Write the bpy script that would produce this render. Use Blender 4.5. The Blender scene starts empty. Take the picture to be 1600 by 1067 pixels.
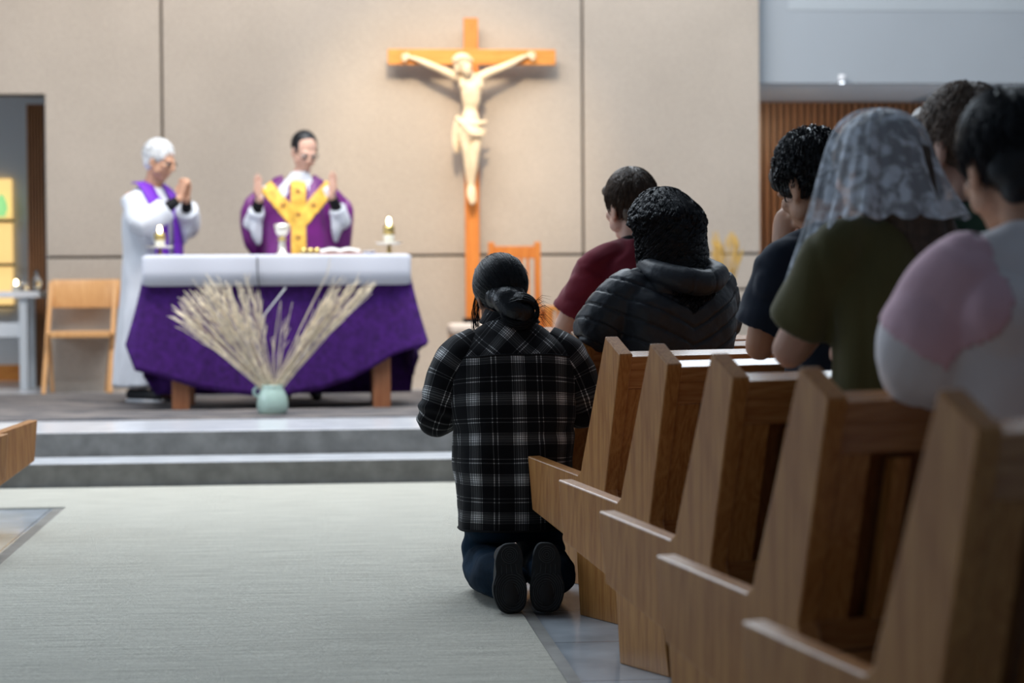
import bpy, bmesh, math, random
from math import sin, cos, pi, radians as R, sqrt
from mathutils import Vector, Matrix, noise
V = Vector
random.seed(7)
sc = bpy.context.scene
col = sc.collection

# ---------------------------------------------------------------- camera, world, lights, exposure
YAW, PITCH, ROLL, FPX = 5.2, 1.37, 0.4, 3400.0
cd = bpy.data.cameras.new('camera'); cam = bpy.data.objects.new('camera', cd); col.objects.link(cam)
cd.sensor_width = 36.0; cd.lens = FPX / 1600 * 36
cam.matrix_world = Matrix.Translation((0, 0, 1)) @ Matrix.Rotation(R(-YAW), 4, 'Z') @ Matrix.Rotation(R(90 - PITCH), 4, 'X') @ Matrix.Rotation(R(-ROLL), 4, 'Z')
cd.dof.use_dof = True; cd.dof.focus_distance = 6.75; cd.dof.aperture_fstop = 2.6
cd.clip_end = 200
sc.camera = cam
CM = cam.matrix_world.copy()

w = bpy.data.worlds.new('world'); sc.world = w; w.use_nodes = True
w.node_tree.nodes['Background'].inputs[0].default_value = (0.55, 0.68, 0.85, 1)
w.node_tree.nodes['Background'].inputs[1].default_value = 0.13
sc.view_settings.view_transform = 'Standard'; sc.view_settings.look = 'None'
sc.view_settings.gamma = 1.0; sc.view_settings.use_curve_mapping = False
sc.view_settings.exposure = 0.0

def area(name, loc, target, size, power, color, sy=None):
    l = bpy.data.lights.new(name, 'AREA'); l.energy = power; l.color = color; l.size = size
    if sy: l.shape = 'RECTANGLE'; l.size_y = sy
    o = bpy.data.objects.new(name, l); col.objects.link(o); o.location = loc
    o.rotation_euler = (V(target) - V(loc)).to_track_quat('-Z', 'Y').to_euler(); return o
def spot(name, loc, target, power, color, angle, blend=.6, size=.08):
    l = bpy.data.lights.new(name, 'SPOT'); l.energy = power; l.color = color; l.spot_size = R(angle); l.spot_blend = blend; l.shadow_soft_size = size
    o = bpy.data.objects.new(name, l); col.objects.link(o); o.location = loc
    o.rotation_euler = (V(target) - V(loc)).to_track_quat('-Z', 'Y').to_euler(); return o

area('skylight_nave', (-0.6, 11.3, 5.7), (-0.6, 10.6, 0), 4.4, 470, (0.78, 0.89, 1.0), 5.6)
area('window_light_left', (-7.6, 10.5, 3.4), (0.5, 8.4, 0.9), 6.0, 230, (0.74, 0.86, 1.0), 2.6)
area('skylight_chancel_right', (3.0, 13.4, 5.6), (3.0, 13.3, 0), 3.4, 190, (0.80, 0.90, 1.0), 4.0)
spot('crucifix_spot', (0.75, 12.3, 4.9), (0.98, 16.0, 2.15), 880, (1.0, 0.78, 0.50), 34, 1.0, .04)
area('chancel_wash', (-0.5, 12.0, 5.9), (-0.2, 15.6, 1.2), 4.5, 210, (1.0, 0.80, 0.60), .8)
spot('recess_fill_spot', (3.9, 16.75, 2.40), (3.8, 18.0, 1.3), 32, (1.0, 0.72, 0.45), 130, 1.0, .2)  # added to brighten the slatted wall in the recess

def ray(px, py):
    d = V(((px - 800) / FPX, -(py - 533.5) / FPX, -1.0))
    return CM.to_3x3() @ d
CO = V((0, 0, 1))
def D(px, py, Zc): return CO + ray(px, py) * Zc              # a point by its depth
def GZ(px, py, z):                                          # a point on a level plane
    r = ray(px, py); return CO + r * ((z - 1) / r.z)
def PY(px, py, Y):                                          # a point on an upright plane across the aisle
    r = ray(px, py); return CO + r * (Y / r.y)
CMI = CM.inverted()
def proj(p):
    q = CMI @ V(p); return 800 + FPX * q.x / -q.z, 533.5 - FPX * q.y / -q.z

# ---------------------------------------------------------------- helpers
def tag(o, label=None, cat=None, group=None, kind=None):
    if label: o['label'] = label
    if cat: o['category'] = cat
    if group: o['group'] = group
    if kind: o['kind'] = kind
    return o
def empty(name, loc=(0, 0, 0), rz=0.0, label=None, cat=None, group=None):
    o = bpy.data.objects.new(name, None); col.objects.link(o); o.empty_display_size = .1
    o.location = loc; o.rotation_euler = (0, 0, rz); return tag(o, label, cat, group)
def build(name, bm, mat, parent=None, smooth=False, bevel=0.0, seg=2):
    me = bpy.data.meshes.new(name); bmesh.ops.recalc_face_normals(bm, faces=bm.faces[:]); bm.to_mesh(me); bm.free()
    o = bpy.data.objects.new(name, me); col.objects.link(o)
    for m in (mat if isinstance(mat, (list, tuple)) else [mat]): me.materials.append(m)
    if parent: o.parent = parent
    if smooth:
        for p in me.polygons: p.use_smooth = True
    if bevel:
        b = o.modifiers.new('bevel', 'BEVEL'); b.width = bevel; b.segments = seg; b.limit_method = 'ANGLE'; b.harden_normals = False
    return o
def struct(name, bm, mat, parent=None, **k):
    o = build(name, bm, mat, parent, **k)
    if not parent: o['kind'] = 'structure'
    return o
def box(bm, x0, x1, y0, y1, z0, z1, M=None):
    vs = [bm.verts.new(V((x, y, z))) for x in (x0, x1) for y in (y0, y1) for z in (z0, z1)]
    for f in ((0, 1, 3, 2), (4, 6, 7, 5), (0, 4, 5, 1), (2, 3, 7, 6), (0, 2, 6, 4), (1, 5, 7, 3)): bm.faces.new([vs[i] for i in f])
    if M: bmesh.ops.transform(bm, matrix=M, verts=vs)
    return vs
def bar(bm, a, b, w, d, up=V((0, 1, 0))):
    a = V(a); b = V(b); z = (b - a).normalized(); x = z.cross(up)
    if x.length < 1e-4: x = z.cross(V((1, 0, 0)))
    x.normalize(); y = z.cross(x)
    M = Matrix((( x.x, y.x, z.x, a.x), (x.y, y.y, z.y, a.y), (x.z, y.z, z.z, a.z), (0, 0, 0, 1)))
    return box(bm, -w/2, w/2, -d/2, d/2, 0, (b - a).length, M)
def prism_x(bm, pts, x0, x1):                               # outline in (y, z) extruded along x
    a = [bm.verts.new((x0, y, z)) for y, z in pts]; b = [bm.verts.new((x1, y, z)) for y, z in pts]
    bm.faces.new(a); bm.faces.new(b[::-1]); n = len(pts)
    for i in range(n): bm.faces.new((a[i], b[i], b[(i+1) % n], a[(i+1) % n]))
def rings(bm, rs, cap=True, closed=True):
    L = [[bm.verts.new(p) for p in r] for r in rs]; n = len(rs[0])
    for a, b in zip(L, L[1:]):
        for i in range(n if closed else n - 1):
            bm.faces.new((a[i], a[(i+1) % n], b[(i+1) % n], b[i]))
    if cap: bm.faces.new(L[0][::-1]); bm.faces.new(L[-1])
    return L
def cat(pts, n=6):                                          # Catmull-Rom through vectors / tuples
    pts = [list(p) for p in pts]; out = []
    P = [pts[0]] + pts + [pts[-1]]
    for i in range(1, len(P) - 2):
        for k in range(n):
            t = k / n; out.append([0.5*((2*b)+(-a+c)*t+(2*a-5*b+4*c-d)*t*t+(-a+3*b-3*c+d)*t**3) for a, b, c, d in zip(P[i-1], P[i], P[i+1], P[i+2])])
    out.append(pts[-1]); return out
def tube(bm, pts, rad, n=10, flat=1.0, up=None, round_ends=True, sm=4):
    """tapered limb: pts list of vectors, rad per point"""
    if len(pts) > 2 or sm > 1:
        q = cat([list(p) + [r] for p, r in zip(pts, rad)], sm)
    else: q = [list(p) + [r] for p, r in zip(pts, rad)]
    P = [V(a[:3]) for a in q]; Rr = [a[3] for a in q]
    T = [(P[min(i+1, len(P)-1)] - P[max(i-1, 0)]).normalized() for i in range(len(P))]
    x = T[0].orthogonal().normalized() if up is None else V(up).cross(T[0])
    if x.length < 1e-3: x = T[0].orthogonal()
    rs = []
    def ring(c, t, x, r):
        y = t.cross(x).normalized()
        return [c + x*cos(2*pi*j/n)*r + y*sin(2*pi*j/n)*r*flat for j in range(n)]
    for i, (p, t, r) in enumerate(zip(P, T, Rr)):
        x = (x - t*x.dot(t)).normalized()
        if i == 0 and round_ends:
            for a in (75, 50, 25): rs.append(ring(p - t*r*sin(R(a)), t, x, r*cos(R(a))))
        rs.append(ring(p, t, x, r))
        if i == len(P)-1 and round_ends:
            for a in (25, 50, 75): rs.append(ring(p + t*r*sin(R(a)), t, x, r*cos(R(a))))
    rings(bm, rs)
def ell(bm, c, r, rot=None, u=20, v=12):
    M = Matrix.Translation(c) @ (rot.to_4x4() if rot else Matrix.Identity(4)) @ Matrix.Diagonal((r[0], r[1], r[2], 1))
    bmesh.ops.create_uvsphere(bm, u_segments=u, v_segments=v, radius=1.0, matrix=M)
def torso(bm, rs, n=28, p=2.4, sm=4):
    """rs rows: cx,cy,cz, rx, ry, tilt(deg forward)"""
    q = cat(rs, sm); out = []
    for cx, cy, cz, rx, ry, tl in q:
        ring = []
        for j in range(n):
            a = 2*pi*j/n; c, s = cos(a), sin(a)
            k = (abs(c)**p + abs(s)**p) ** (-1/p)
            ring.append(V((cx + rx*c*k, cy + ry*s*k*cos(R(tl)), cz - ry*s*k*sin(R(tl)))))
        out.append(ring)
    rings(bm, out)
def lathe(bm, prof, n=24, c=(0, 0, 0)):
    rings(bm, [[V((c[0] + r*cos(2*pi*j/n), c[1] + r*sin(2*pi*j/n), c[2] + z)) for j in range(n)] for r, z in prof])
def blob(name, bm, mat, parent, voxel=.006, smooth=4, disp=None, dec=None):
    me = bpy.data.meshes.new('tmp'); bmesh.ops.recalc_face_normals(bm, faces=bm.faces[:]); bm.to_mesh(me); bm.free()
    t = bpy.data.objects.new('tmp', me); col.objects.link(t)
    m = t.modifiers.new('r', 'REMESH'); m.mode = 'VOXEL'; m.voxel_size = voxel; m.adaptivity = 0
    if smooth:
        s = t.modifiers.new('s', 'SMOOTH'); s.factor = .5; s.iterations = smooth
    dg = bpy.context.evaluated_depsgraph_get(); dg.update()
    me2 = bpy.data.meshes.new_from_object(t.evaluated_get(dg))
    bpy.data.objects.remove(t); bpy.data.meshes.remove(me)
    if disp:
        ns = [v.normal.copy() for v in me2.vertices]
        for v, nn in zip(me2.vertices, ns): v.co += nn * disp(v.co, nn)
    me2.name = name
    o = bpy.data.objects.new(name, me2); col.objects.link(o); me2.materials.clear(); me2.materials.append(mat)
    for p in me2.polygons: p.use_smooth = True
    if parent: o.parent = parent
    return o
def applique(name, src, test, off, mat, parent):
    me = src.data; bm = bmesh.new(); bm.from_mesh(me); bm.faces.ensure_lookup_table()
    dele = [f for f in bm.faces if not test(f.calc_center_median(), f.normal)]
    bmesh.ops.delete(bm, geom=dele, context='FACES')
    for v in bm.verts: v.co += v.normal * off
    o = build(name, bm, mat, parent, smooth=True)
    s = o.modifiers.new('sol', 'SOLIDIFY'); s.thickness = .003; s.offset = -1
    return o
def nz(co, s, seed=0.0): return noise.noise(V((co[0]*s[0] + seed, co[1]*s[1] + seed*1.7, co[2]*s[2] - seed)))

# ---------------------------------------------------------------- materials
def mat(name, color, rough=.6, spec=.4, metal=0.0, noise_s=None, noise_amt=.1, bump=None, bump_s=50, sheen=0.0, scale=(1, 1, 1), coat=0.0, color2=None, detail=4, emit=None, emit_s=0, trans=0, alpha=1, ior=1.45, subs=0):
    m = bpy.data.materials.new(name); m.use_nodes = True; nt = m.node_tree; N = nt.nodes; L = nt.links
    b = N['Principled BSDF']; b.inputs['Base Color'].default_value = (*color, 1); b.inputs['Roughness'].default_value = rough
    b.inputs['Specular IOR Level'].default_value = spec; b.inputs['Metallic'].default_value = metal
    b.inputs['Sheen Weight'].default_value = sheen; b.inputs['Coat Weight'].default_value = coat; b.inputs['IOR'].default_value = ior
    b.inputs['Transmission Weight'].default_value = trans; b.inputs['Alpha'].default_value = alpha
    if subs:
        b.inputs['Subsurface Weight'].default_value = subs; b.inputs['Subsurface Scale'].default_value = .02; b.inputs['Subsurface Radius'].default_value = (1, .4, .2)
    if emit: b.inputs['Emission Color'].default_value = (*emit, 1); b.inputs['Emission Strength'].default_value = emit_s
    tc = N.new('ShaderNodeTexCoord'); mp = N.new('ShaderNodeMapping'); L.new(tc.outputs['Object'], mp.inputs[0]); mp.inputs['Scale'].default_value = scale
    if noise_s:
        t = N.new('ShaderNodeTexNoise'); t.inputs['Scale'].default_value = noise_s; t.inputs['Detail'].default_value = detail; L.new(mp.outputs[0], t.inputs[0])
        r = N.new('ShaderNodeValToRGB'); r.color_ramp.elements[0].position = .3; r.color_ramp.elements[1].position = .7
        c2 = color2 or tuple(min(1, c*(1+noise_amt)) for c in color); c1 = color if color2 else tuple(c*(1-noise_amt) for c in color)
        r.color_ramp.elements[0].color = (*c1, 1); r.color_ramp.elements[1].color = (*c2, 1)
        L.new(t.outputs[0], r.inputs[0]); L.new(r.outputs[0], b.inputs['Base Color'])
    if bump:
        t2 = N.new('ShaderNodeTexNoise'); t2.inputs['Scale'].default_value = bump_s; t2.inputs['Detail'].default_value = 3; L.new(mp.outputs[0], t2.inputs[0])
        bp = N.new('ShaderNodeBump'); bp.inputs['Strength'].default_value = bump; bp.inputs['Distance'].default_value = .01
        L.new(t2.outputs[0], bp.inputs['Height']); L.new(bp.outputs[0], b.inputs['Normal'])
    return m
def wood(name, c1, c2, axis='z', rough=.38, fine=1.0, coat=.15):
    sc3 = {'z': (9, 9, .55), 'x': (.55, 9, 9), 'y': (9, .55, 9)}[axis]
    m = bpy.data.materials.new(name); m.use_nodes = True; nt = m.node_tree; N = nt.nodes; L = nt.links; b = N['Principled BSDF']
    tc = N.new('ShaderNodeTexCoord'); mp = N.new('ShaderNodeMapping'); L.new(tc.outputs['Object'], mp.inputs[0]); mp.inputs['Scale'].default_value = sc3
    t = N.new('ShaderNodeTexNoise'); t.inputs['Scale'].default_value = 1.3; t.inputs['Detail'].default_value = 3; t.inputs['Distortion'].default_value = .6; L.new(mp.outputs[0], t.inputs[0])
    mt = N.new('ShaderNodeMath'); mt.operation = 'MULTIPLY'; mt.inputs[1].default_value = 9; L.new(t.outputs[0], mt.inputs[0])
    fr = N.new('ShaderNodeMath'); fr.operation = 'PINGPONG'; fr.inputs[1].default_value = .5; L.new(mt.outputs[0], fr.inputs[0])
    t2 = N.new('ShaderNodeTexNoise'); t2.inputs['Scale'].default_value = 22*fine; t2.inputs['Detail'].default_value = 5; L.new(mp.outputs[0], t2.inputs[0])
    ad = N.new('ShaderNodeMath'); ad.operation = 'MULTIPLY_ADD'; L.new(fr.outputs[0], ad.inputs[0]); ad.inputs[1].default_value = .7; L.new(t2.outputs[0], ad.inputs[2])
    r = N.new('ShaderNodeValToRGB'); r.color_ramp.elements[0].position = .38; r.color_ramp.elements[1].position = .92
    r.color_ramp.elements[0].color = (*c1, 1); r.color_ramp.elements[1].color = (*c2, 1); L.new(ad.outputs[0], r.inputs[0]); L.new(r.outputs[0], b.inputs['Base Color'])
    b.inputs['Roughness'].default_value = rough; b.inputs['Coat Weight'].default_value = coat; b.inputs['Coat Roughness'].default_value = .2; b.inputs['Specular IOR Level'].default_value = .4
    bp = N.new('ShaderNodeBump'); bp.inputs['Strength'].default_value = .08; bp.inputs['Distance'].default_value = .004; L.new(t2.outputs[0], bp.inputs['Height']); L.new(bp.outputs[0], b.inputs['Normal'])
    return m
M = {}
M['oak'] = wood('oak', (.34, .125, .030), (.52, .245, .072), rough=.34, coat=.2)
M['oak_x'] = wood('oak_rail', (.36, .14, .04), (.52, .25, .09), 'x', rough=.25, coat=1.0)
M['oak_dark'] = wood('oak_dark', (.19, .07, .02), (.29, .12, .038))
M['beech'] = wood('beech', (.60, .30, .11), (.72, .40, .17))
M['cherry'] = wood('cherry', (.52, .15, .03), (.68, .25, .055))
M['cherry_x'] = wood('cherry_bar', (.55, .19, .035), (.70, .30, .07), 'x')
M['altar_wood'] = wood('altar_wood', (.25, .09, .04), (.36, .15, .07))
M['slat_wood'] = wood('slat_wood', (.30, .13, .055), (.42, .20, .09))
M['wall'] = mat('woven_wall', (.44, .38, .32), .9, .2, noise_s=1.2, noise_amt=.07, bump=.35, bump_s=60, scale=(1, 1, 1))
nt = M['wall'].node_tree; bs = nt.nodes['Principled BSDF']; lk = bs.inputs['Base Color'].links[0].from_socket
tn = nt.nodes.new('ShaderNodeTexNoise'); tn.inputs['Scale'].default_value = 42; tn.inputs['Detail'].default_value = 6; tn.inputs['Roughness'].default_value = .8
tcx = nt.nodes.new('ShaderNodeTexCoord'); mpx = nt.nodes.new('ShaderNodeMapping'); mpx.inputs['Scale'].default_value = (1, 1, 1.6); nt.links.new(tcx.outputs['Object'], mpx.inputs[0]); nt.links.new(mpx.outputs[0], tn.inputs[0])
rm = nt.nodes.new('ShaderNodeMapRange'); rm.inputs[1].default_value = .3; rm.inputs[2].default_value = .7; rm.inputs[3].default_value = .84; rm.inputs[4].default_value = 1.12; nt.links.new(tn.outputs[0], rm.inputs[0])
vm = nt.nodes.new('ShaderNodeVectorMath'); vm.operation = 'SCALE'; nt.links.new(lk, vm.inputs[0]); nt.links.new(rm.outputs[0], vm.inputs[3]); nt.links.new(vm.outputs[0], bs.inputs['Base Color'])
M['groove'] = mat('groove', (.16, .13, .10), .9, .1)
M['slat_gap_shade'] = wood('slat_backing', (.035, .015, .007), (.05, .025, .01))  # backing darkened so the gaps between slats carry painted shade
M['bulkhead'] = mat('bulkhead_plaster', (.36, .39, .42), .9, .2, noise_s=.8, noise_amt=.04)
M['bulkhead_lit'] = mat('bulkhead_lit', (.42, .455, .48), .9, .2, noise_s=.8, noise_amt=.04)  # paler copy of the bulkhead plaster, light put into the colour
M['plaster'] = mat('plaster', (.60, .64, .68), .9, .2, noise_s=.8, noise_amt=.04)
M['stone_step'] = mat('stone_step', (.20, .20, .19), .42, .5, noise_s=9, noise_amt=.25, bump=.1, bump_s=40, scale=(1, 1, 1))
M['stone_tread_lit'] = mat('stone_tread_lit', (.60, .62, .66), .22, .5, noise_s=6, noise_amt=.12)  # tread faces lighter and bluer, standing in for cool light on them
M['carpet'] = mat('aisle_carpet', (.60, .59, .52), .95, .1, noise_s=7, noise_amt=.14, bump=.9, bump_s=70, scale=(.5, 6, 1), detail=8)
M['rug'] = mat('chancel_rug', (.06, .065, .08), .95, .1, noise_s=5, color2=(.27, .24, .22), bump=.4, bump_s=120, scale=(.8, 2, 1), detail=9)
M['skin_light'] = mat('skin_light', (.62, .38, .29), .5, .35, subs=.15, noise_s=14, noise_amt=.08)
M['skin_tan'] = mat('skin_tan', (.52, .29, .19), .5, .35, subs=.15, noise_s=14, noise_amt=.08)
M['skin_brown'] = mat('skin_brown', (.34, .18, .12), .5, .35, subs=.1, noise_s=14, noise_amt=.08)
def hairmat(name, c, rough=.32, spec=.5):
    return mat(name, c, rough, spec, noise_s=60, noise_amt=.35, bump=.25, bump_s=140)
M['hair_black'] = hairmat('hair_black', (.005, .006, .009), .32, .5)
M['hair_brown'] = hairmat('hair_brown', (.062, .038, .024), .42)
M['hair_light'] = hairmat('hair_light_brown', (.16, .11, .08), .45)
M['hair_white'] = hairmat('hair_white', (.72, .73, .75), .6)
M['white_cloth'] = mat('white_cloth', (.62, .64, .72), .85, .2, bump=.15, bump_s=200, sheen=.2)
M['alb'] = mat('alb', (.66, .69, .75), .85, .2, noise_s=4, noise_amt=.05, sheen=.2)
M['purple'] = mat('purple_cloth', (.048, .008, .125), .75, .25, noise_s=26, noise_amt=.35, sheen=.08, bump=.15, bump_s=80)
M['chasuble'] = mat('chasuble_purple', (.13, .008, .145), .42, .45, noise_s=5, noise_amt=.3, sheen=.1)
M['stole'] = mat('stole_purple', (.17, .03, .50), .6, .3)
M['gold'] = mat('gold_brocade', (.78, .45, .07), .55, .4, noise_s=22, noise_amt=.3)
M['maroon'] = mat('maroon_tee', (.15, .012, .026), .9, .15, noise_s=6, noise_amt=.1, bump=.1, bump_s=300, sheen=.2)
M['navy'] = mat('navy_tee', (.011, .018, .034), .9, .15, noise_s=6, noise_amt=.1, sheen=.2)
M['olive'] = mat('olive_tee', (.088, .080, .032), .92, .12, noise_s=5, noise_amt=.12, sheen=.2)
M['green_tee'] = mat('green_tee', (.045, .085, .060), .92, .12)
M['blouse_white'] = mat('blouse_white', (.74, .70, .72), .85, .2, noise_s=2.2, noise_amt=.06, sheen=.2)
M['blouse_pink'] = mat('blouse_pink', (.72, .47, .55), .85, .2, noise_s=5, noise_amt=.06, sheen=.2)
M['jacket'] = mat('quilted_nylon', (.020, .025, .034), .48, .5, noise_s=30, noise_amt=.15, bump=.25, bump_s=45)
M['jeans'] = mat('jeans', (.006, .020, .040), .9, .15, noise_s=9, noise_amt=.45, bump=.3, bump_s=26)
M['rubber'] = mat('shoe_rubber', (.016, .019, .022), .6, .35)
M['tread'] = mat('shoe_tread', (.05, .056, .062), .5, .4)
M['shoe'] = mat('shoe_black', (.02, .02, .022), .6, .3)
M['black'] = mat('black', (.008, .008, .01), .7, .2)
M['white_ceramic'] = mat('white_plate', (.8, .8, .82), .3, .5)
M['wax'] = mat('wax', (.78, .76, .66), .5, .4)
M['brass'] = mat('brass', (.55, .42, .16), .3, .5, metal=1)
M['silver'] = mat('silver', (.80, .76, .66), .28, .5, metal=.6)
M['flame'] = mat('flame', (1, .8, .5), .5, emit=(1, .72, .36), emit_s=30)
M['glassy'] = mat('clear_glass', (.9, .95, 1), .05, .5, trans=1)
M['celadon'] = mat('celadon', (.42, .58, .52), .35, .5, noise_s=8, noise_amt=.12, coat=.4)
M['straw'] = mat('straw', (.78, .68, .52), .8, .2, noise_s=20, noise_amt=.25)
M['straw_gold'] = mat('straw_gold', (.62, .40, .12), .8, .2)
M['corpus'] = mat('carved_limewood', (.78, .62, .42), .5, .35, noise_s=9, noise_amt=.1)
M['cream_fabric'] = mat('cream_fabric', (.72, .60, .50), .9, .1)
M['page'] = mat('page', (.85, .85, .84), .7, .2)
M['leather_red'] = mat('book_cover', (.35, .10, .03), .5, .3)
M['dark_glass'] = mat('spectacle', (.03, .03, .035), .2, .5)
M['white_eye'] = mat('eye', (.75, .72, .70), .3, .5)
M['lit_shelf'] = mat('lit_shelf', (.85, .62, .28), .8, .2, emit=(1, .66, .25), emit_s=1.0)  # emission stands in for the lighting of the niche
M['green_glow'] = mat('green_glass_lit', (.35, .75, .30), .3, .5, emit=(.4, .9, .35), emit_s=.8)  # emission stands in for light on the glass
M['lens_glow'] = mat('lamp_lens', (1, 1, 1), .3, emit=(.8, .9, 1), emit_s=6)

# stone tile floor
m = mat('stone_tiles', (.43, .47, .51), .16, .6, noise_s=3.5, noise_amt=.25, detail=8); M['tiles'] = m
nt = m.node_tree; N = nt.nodes; L = nt.links
bk = N.new('ShaderNodeTexBrick'); bk.inputs['Scale'].default_value = 1; bk.inputs['Brick Width'].default_value = .61; bk.inputs['Row Height'].default_value = .61; bk.inputs['Mortar Size'].default_value = .004; bk.offset = 0
bk.inputs['Color1'].default_value = (1, 1, 1, 1); bk.inputs['Color2'].default_value = (.84, .87, .9, 1); bk.inputs['Mortar'].default_value = (.35, .35, .36, 1)
tc = N.new('ShaderNodeTexCoord'); L.new(tc.outputs['Object'], bk.inputs[0])
mx = N.new('ShaderNodeMix'); mx.data_type = 'RGBA'; mx.blend_type = 'MULTIPLY'; mx.inputs[0].default_value = 1
src = N['Principled BSDF'].inputs['Base Color'].links[0].from_socket; L.new(src, mx.inputs[6]); L.new(bk.outputs[0], mx.inputs[7]); L.new(mx.outputs[2], N['Principled BSDF'].inputs['Base Color'])

# plaid flannel: UV in metres, u around, v along; yoke cut on the bias
def plaid_mat():
    m = bpy.data.materials.new('plaid_flannel'); m.use_nodes = True; nt = m.node_tree; N = nt.nodes; L = nt.links; b = N['Principled BSDF']
    uv = N.new('ShaderNodeUVMap'); uv.uv_map = 'UVMap'; sp = N.new('ShaderNodeSeparateXYZ'); L.new(uv.outputs[0], sp.inputs[0])
    def stripes(sock, period, offs):
        a = N.new('ShaderNodeMath'); a.operation = 'MULTIPLY_ADD'; a.inputs[1].default_value = 1/period; a.inputs[2].default_value = offs; L.new(sock, a.inputs[0])
        f = N.new('ShaderNodeMath'); f.operation = 'FRACT'; L.new(a.outputs[0], f.inputs[0])
        r = N.new('ShaderNodeValToRGB'); cr = r.color_ramp; cr.interpolation = 'CONSTANT'
        st = [(0, .02), (.05, .75), (.072, .02), (.09, .6), (.108, .28), (.135, 1), (.16, .28), (.185, 1), (.215, .28), (.24, 1), (.262, .28), (.285, .6), (.305, .02), (.325, .75), (.347, .02), (.60, .7), (.622, .02), (.70, .7), (.722, .02)]
        cr.elements[0].position = 0; cr.elements[0].color = (st[0][1],)*3 + (1,); cr.elements[1].position = st[1][0]; cr.elements[1].color = (st[1][1],)*3 + (1,)
        for p, v in st[2:]:
            e = cr.elements.new(p); e.color = (v, v, v, 1)
        L.new(f.outputs[0], r.inputs[0]); return r.outputs[0]
    s1 = stripes(sp.outputs[0], .150, .17); s2 = stripes(sp.outputs[1], .122, .1)
    ad = N.new('ShaderNodeMath'); ad.operation = 'ADD'; L.new(s1, ad.inputs[0]); L.new(s2, ad.inputs[1])
    mu = N.new('ShaderNodeMath'); mu.operation = 'MULTIPLY'; L.new(s1, mu.inputs[0]); L.new(s2, mu.inputs[1])
    x1 = N.new('ShaderNodeMath'); x1.operation = 'MULTIPLY'; x1.inputs[1].default_value = .055; L.new(ad.outputs[0], x1.inputs[0])
    x2 = N.new('ShaderNodeMath'); x2.operation = 'MULTIPLY_ADD'; x2.inputs[1].default_value = .85; L.new(mu.outputs[0], x2.inputs[0]); L.new(x1.outputs[0], x2.inputs[2])
    x3 = N.new('ShaderNodeMath'); x3.operation = 'ADD'; x3.inputs[1].default_value = .003; L.new(x2.outputs[0], x3.inputs[0])
    cx = N.new('ShaderNodeCombineColor'); L.new(x3.outputs[0], cx.inputs[0]); L.new(x3.outputs[0], cx.inputs[1])
    x4 = N.new('ShaderNodeMath'); x4.operation = 'ADD'; x4.inputs[1].default_value = .002; L.new(x3.outputs[0], x4.inputs[0]); L.new(x4.outputs[0], cx.inputs[2])
    L.new(cx.outputs[0], b.inputs['Base Color']); b.inputs['Roughness'].default_value = .95; b.inputs['Sheen Weight'].default_value = .08; b.inputs['Sheen Roughness'].default_value = .5
    b.inputs['Specular IOR Level'].default_value = .15
    return m
M['plaid'] = plaid_mat()
# lace
def lace_mat():
    m = bpy.data.materials.new('lace'); m.use_nodes = True; nt = m.node_tree; N = nt.nodes; L = nt.links; b = N['Principled BSDF']
    b.inputs['Base Color'].default_value = (.84, .90, 1.0, 1); b.inputs['Roughness'].default_value = .9
    tc = N.new('ShaderNodeTexCoord')
    vo = N.new('ShaderNodeTexVoronoi'); vo.inputs['Scale'].default_value = 34; L.new(tc.outputs['Object'], vo.inputs[0])
    no = N.new('ShaderNodeTexNoise'); no.inputs['Scale'].default_value = 20; no.inputs['Detail'].default_value = 5; no.inputs['Distortion'].default_value = 1.2; L.new(tc.outputs['Object'], no.inputs[0])
    ad = N.new('ShaderNodeMath'); ad.operation = 'MULTIPLY_ADD'; ad.inputs[1].default_value = -.35; L.new(vo.outputs[0], ad.inputs[0]); L.new(no.outputs[0], ad.inputs[2])
    r = N.new('ShaderNodeValToRGB'); r.color_ramp.elements[0].position = .26; r.color_ramp.elements[1].position = .46
    r.color_ramp.elements[0].color = (.30,)*3 + (1,); r.color_ramp.elements[1].color = (.80,)*3 + (1,); L.new(ad.outputs[0], r.inputs[0]); L.new(r.outputs[0], b.inputs['Alpha'])
    return m
M['lace'] = lace_mat()

# ---------------------------------------------------------------- the setting
ST = .257                                                   # chancel floor height
Yr1 = GZ(350, 760, 0).y; Yr2 = GZ(350, 713, .128).y + .0; Yrug = GZ(350, 655, ST).y
Yr2 = Yr1 + .46
Yw = PY(700, 607, 1).y and GZ(700, 607, ST).y               # altar wall
bm = bmesh.new(); box(bm, -9, 10, -1.5, Yr1 + .3, -.12, 0); struct('floor', bm, M['tiles'])
bm = bmesh.new(); box(bm, -9, 10, Yr1, Yr2 + .3, -.05, .128); struct('floor_lower_step', bm, [M['stone_step'], M['stone_tread_lit']], bevel=.006)
bm = bmesh.new(); box(bm, -9, 10, Yr2, Yw + 4.5, -.05, ST); struct('floor_chancel', bm, [M['stone_step'], M['stone_tread_lit']], bevel=.006)
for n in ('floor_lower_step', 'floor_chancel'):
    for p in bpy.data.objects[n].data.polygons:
        if p.normal.z > .9: p.material_index = 1
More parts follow.
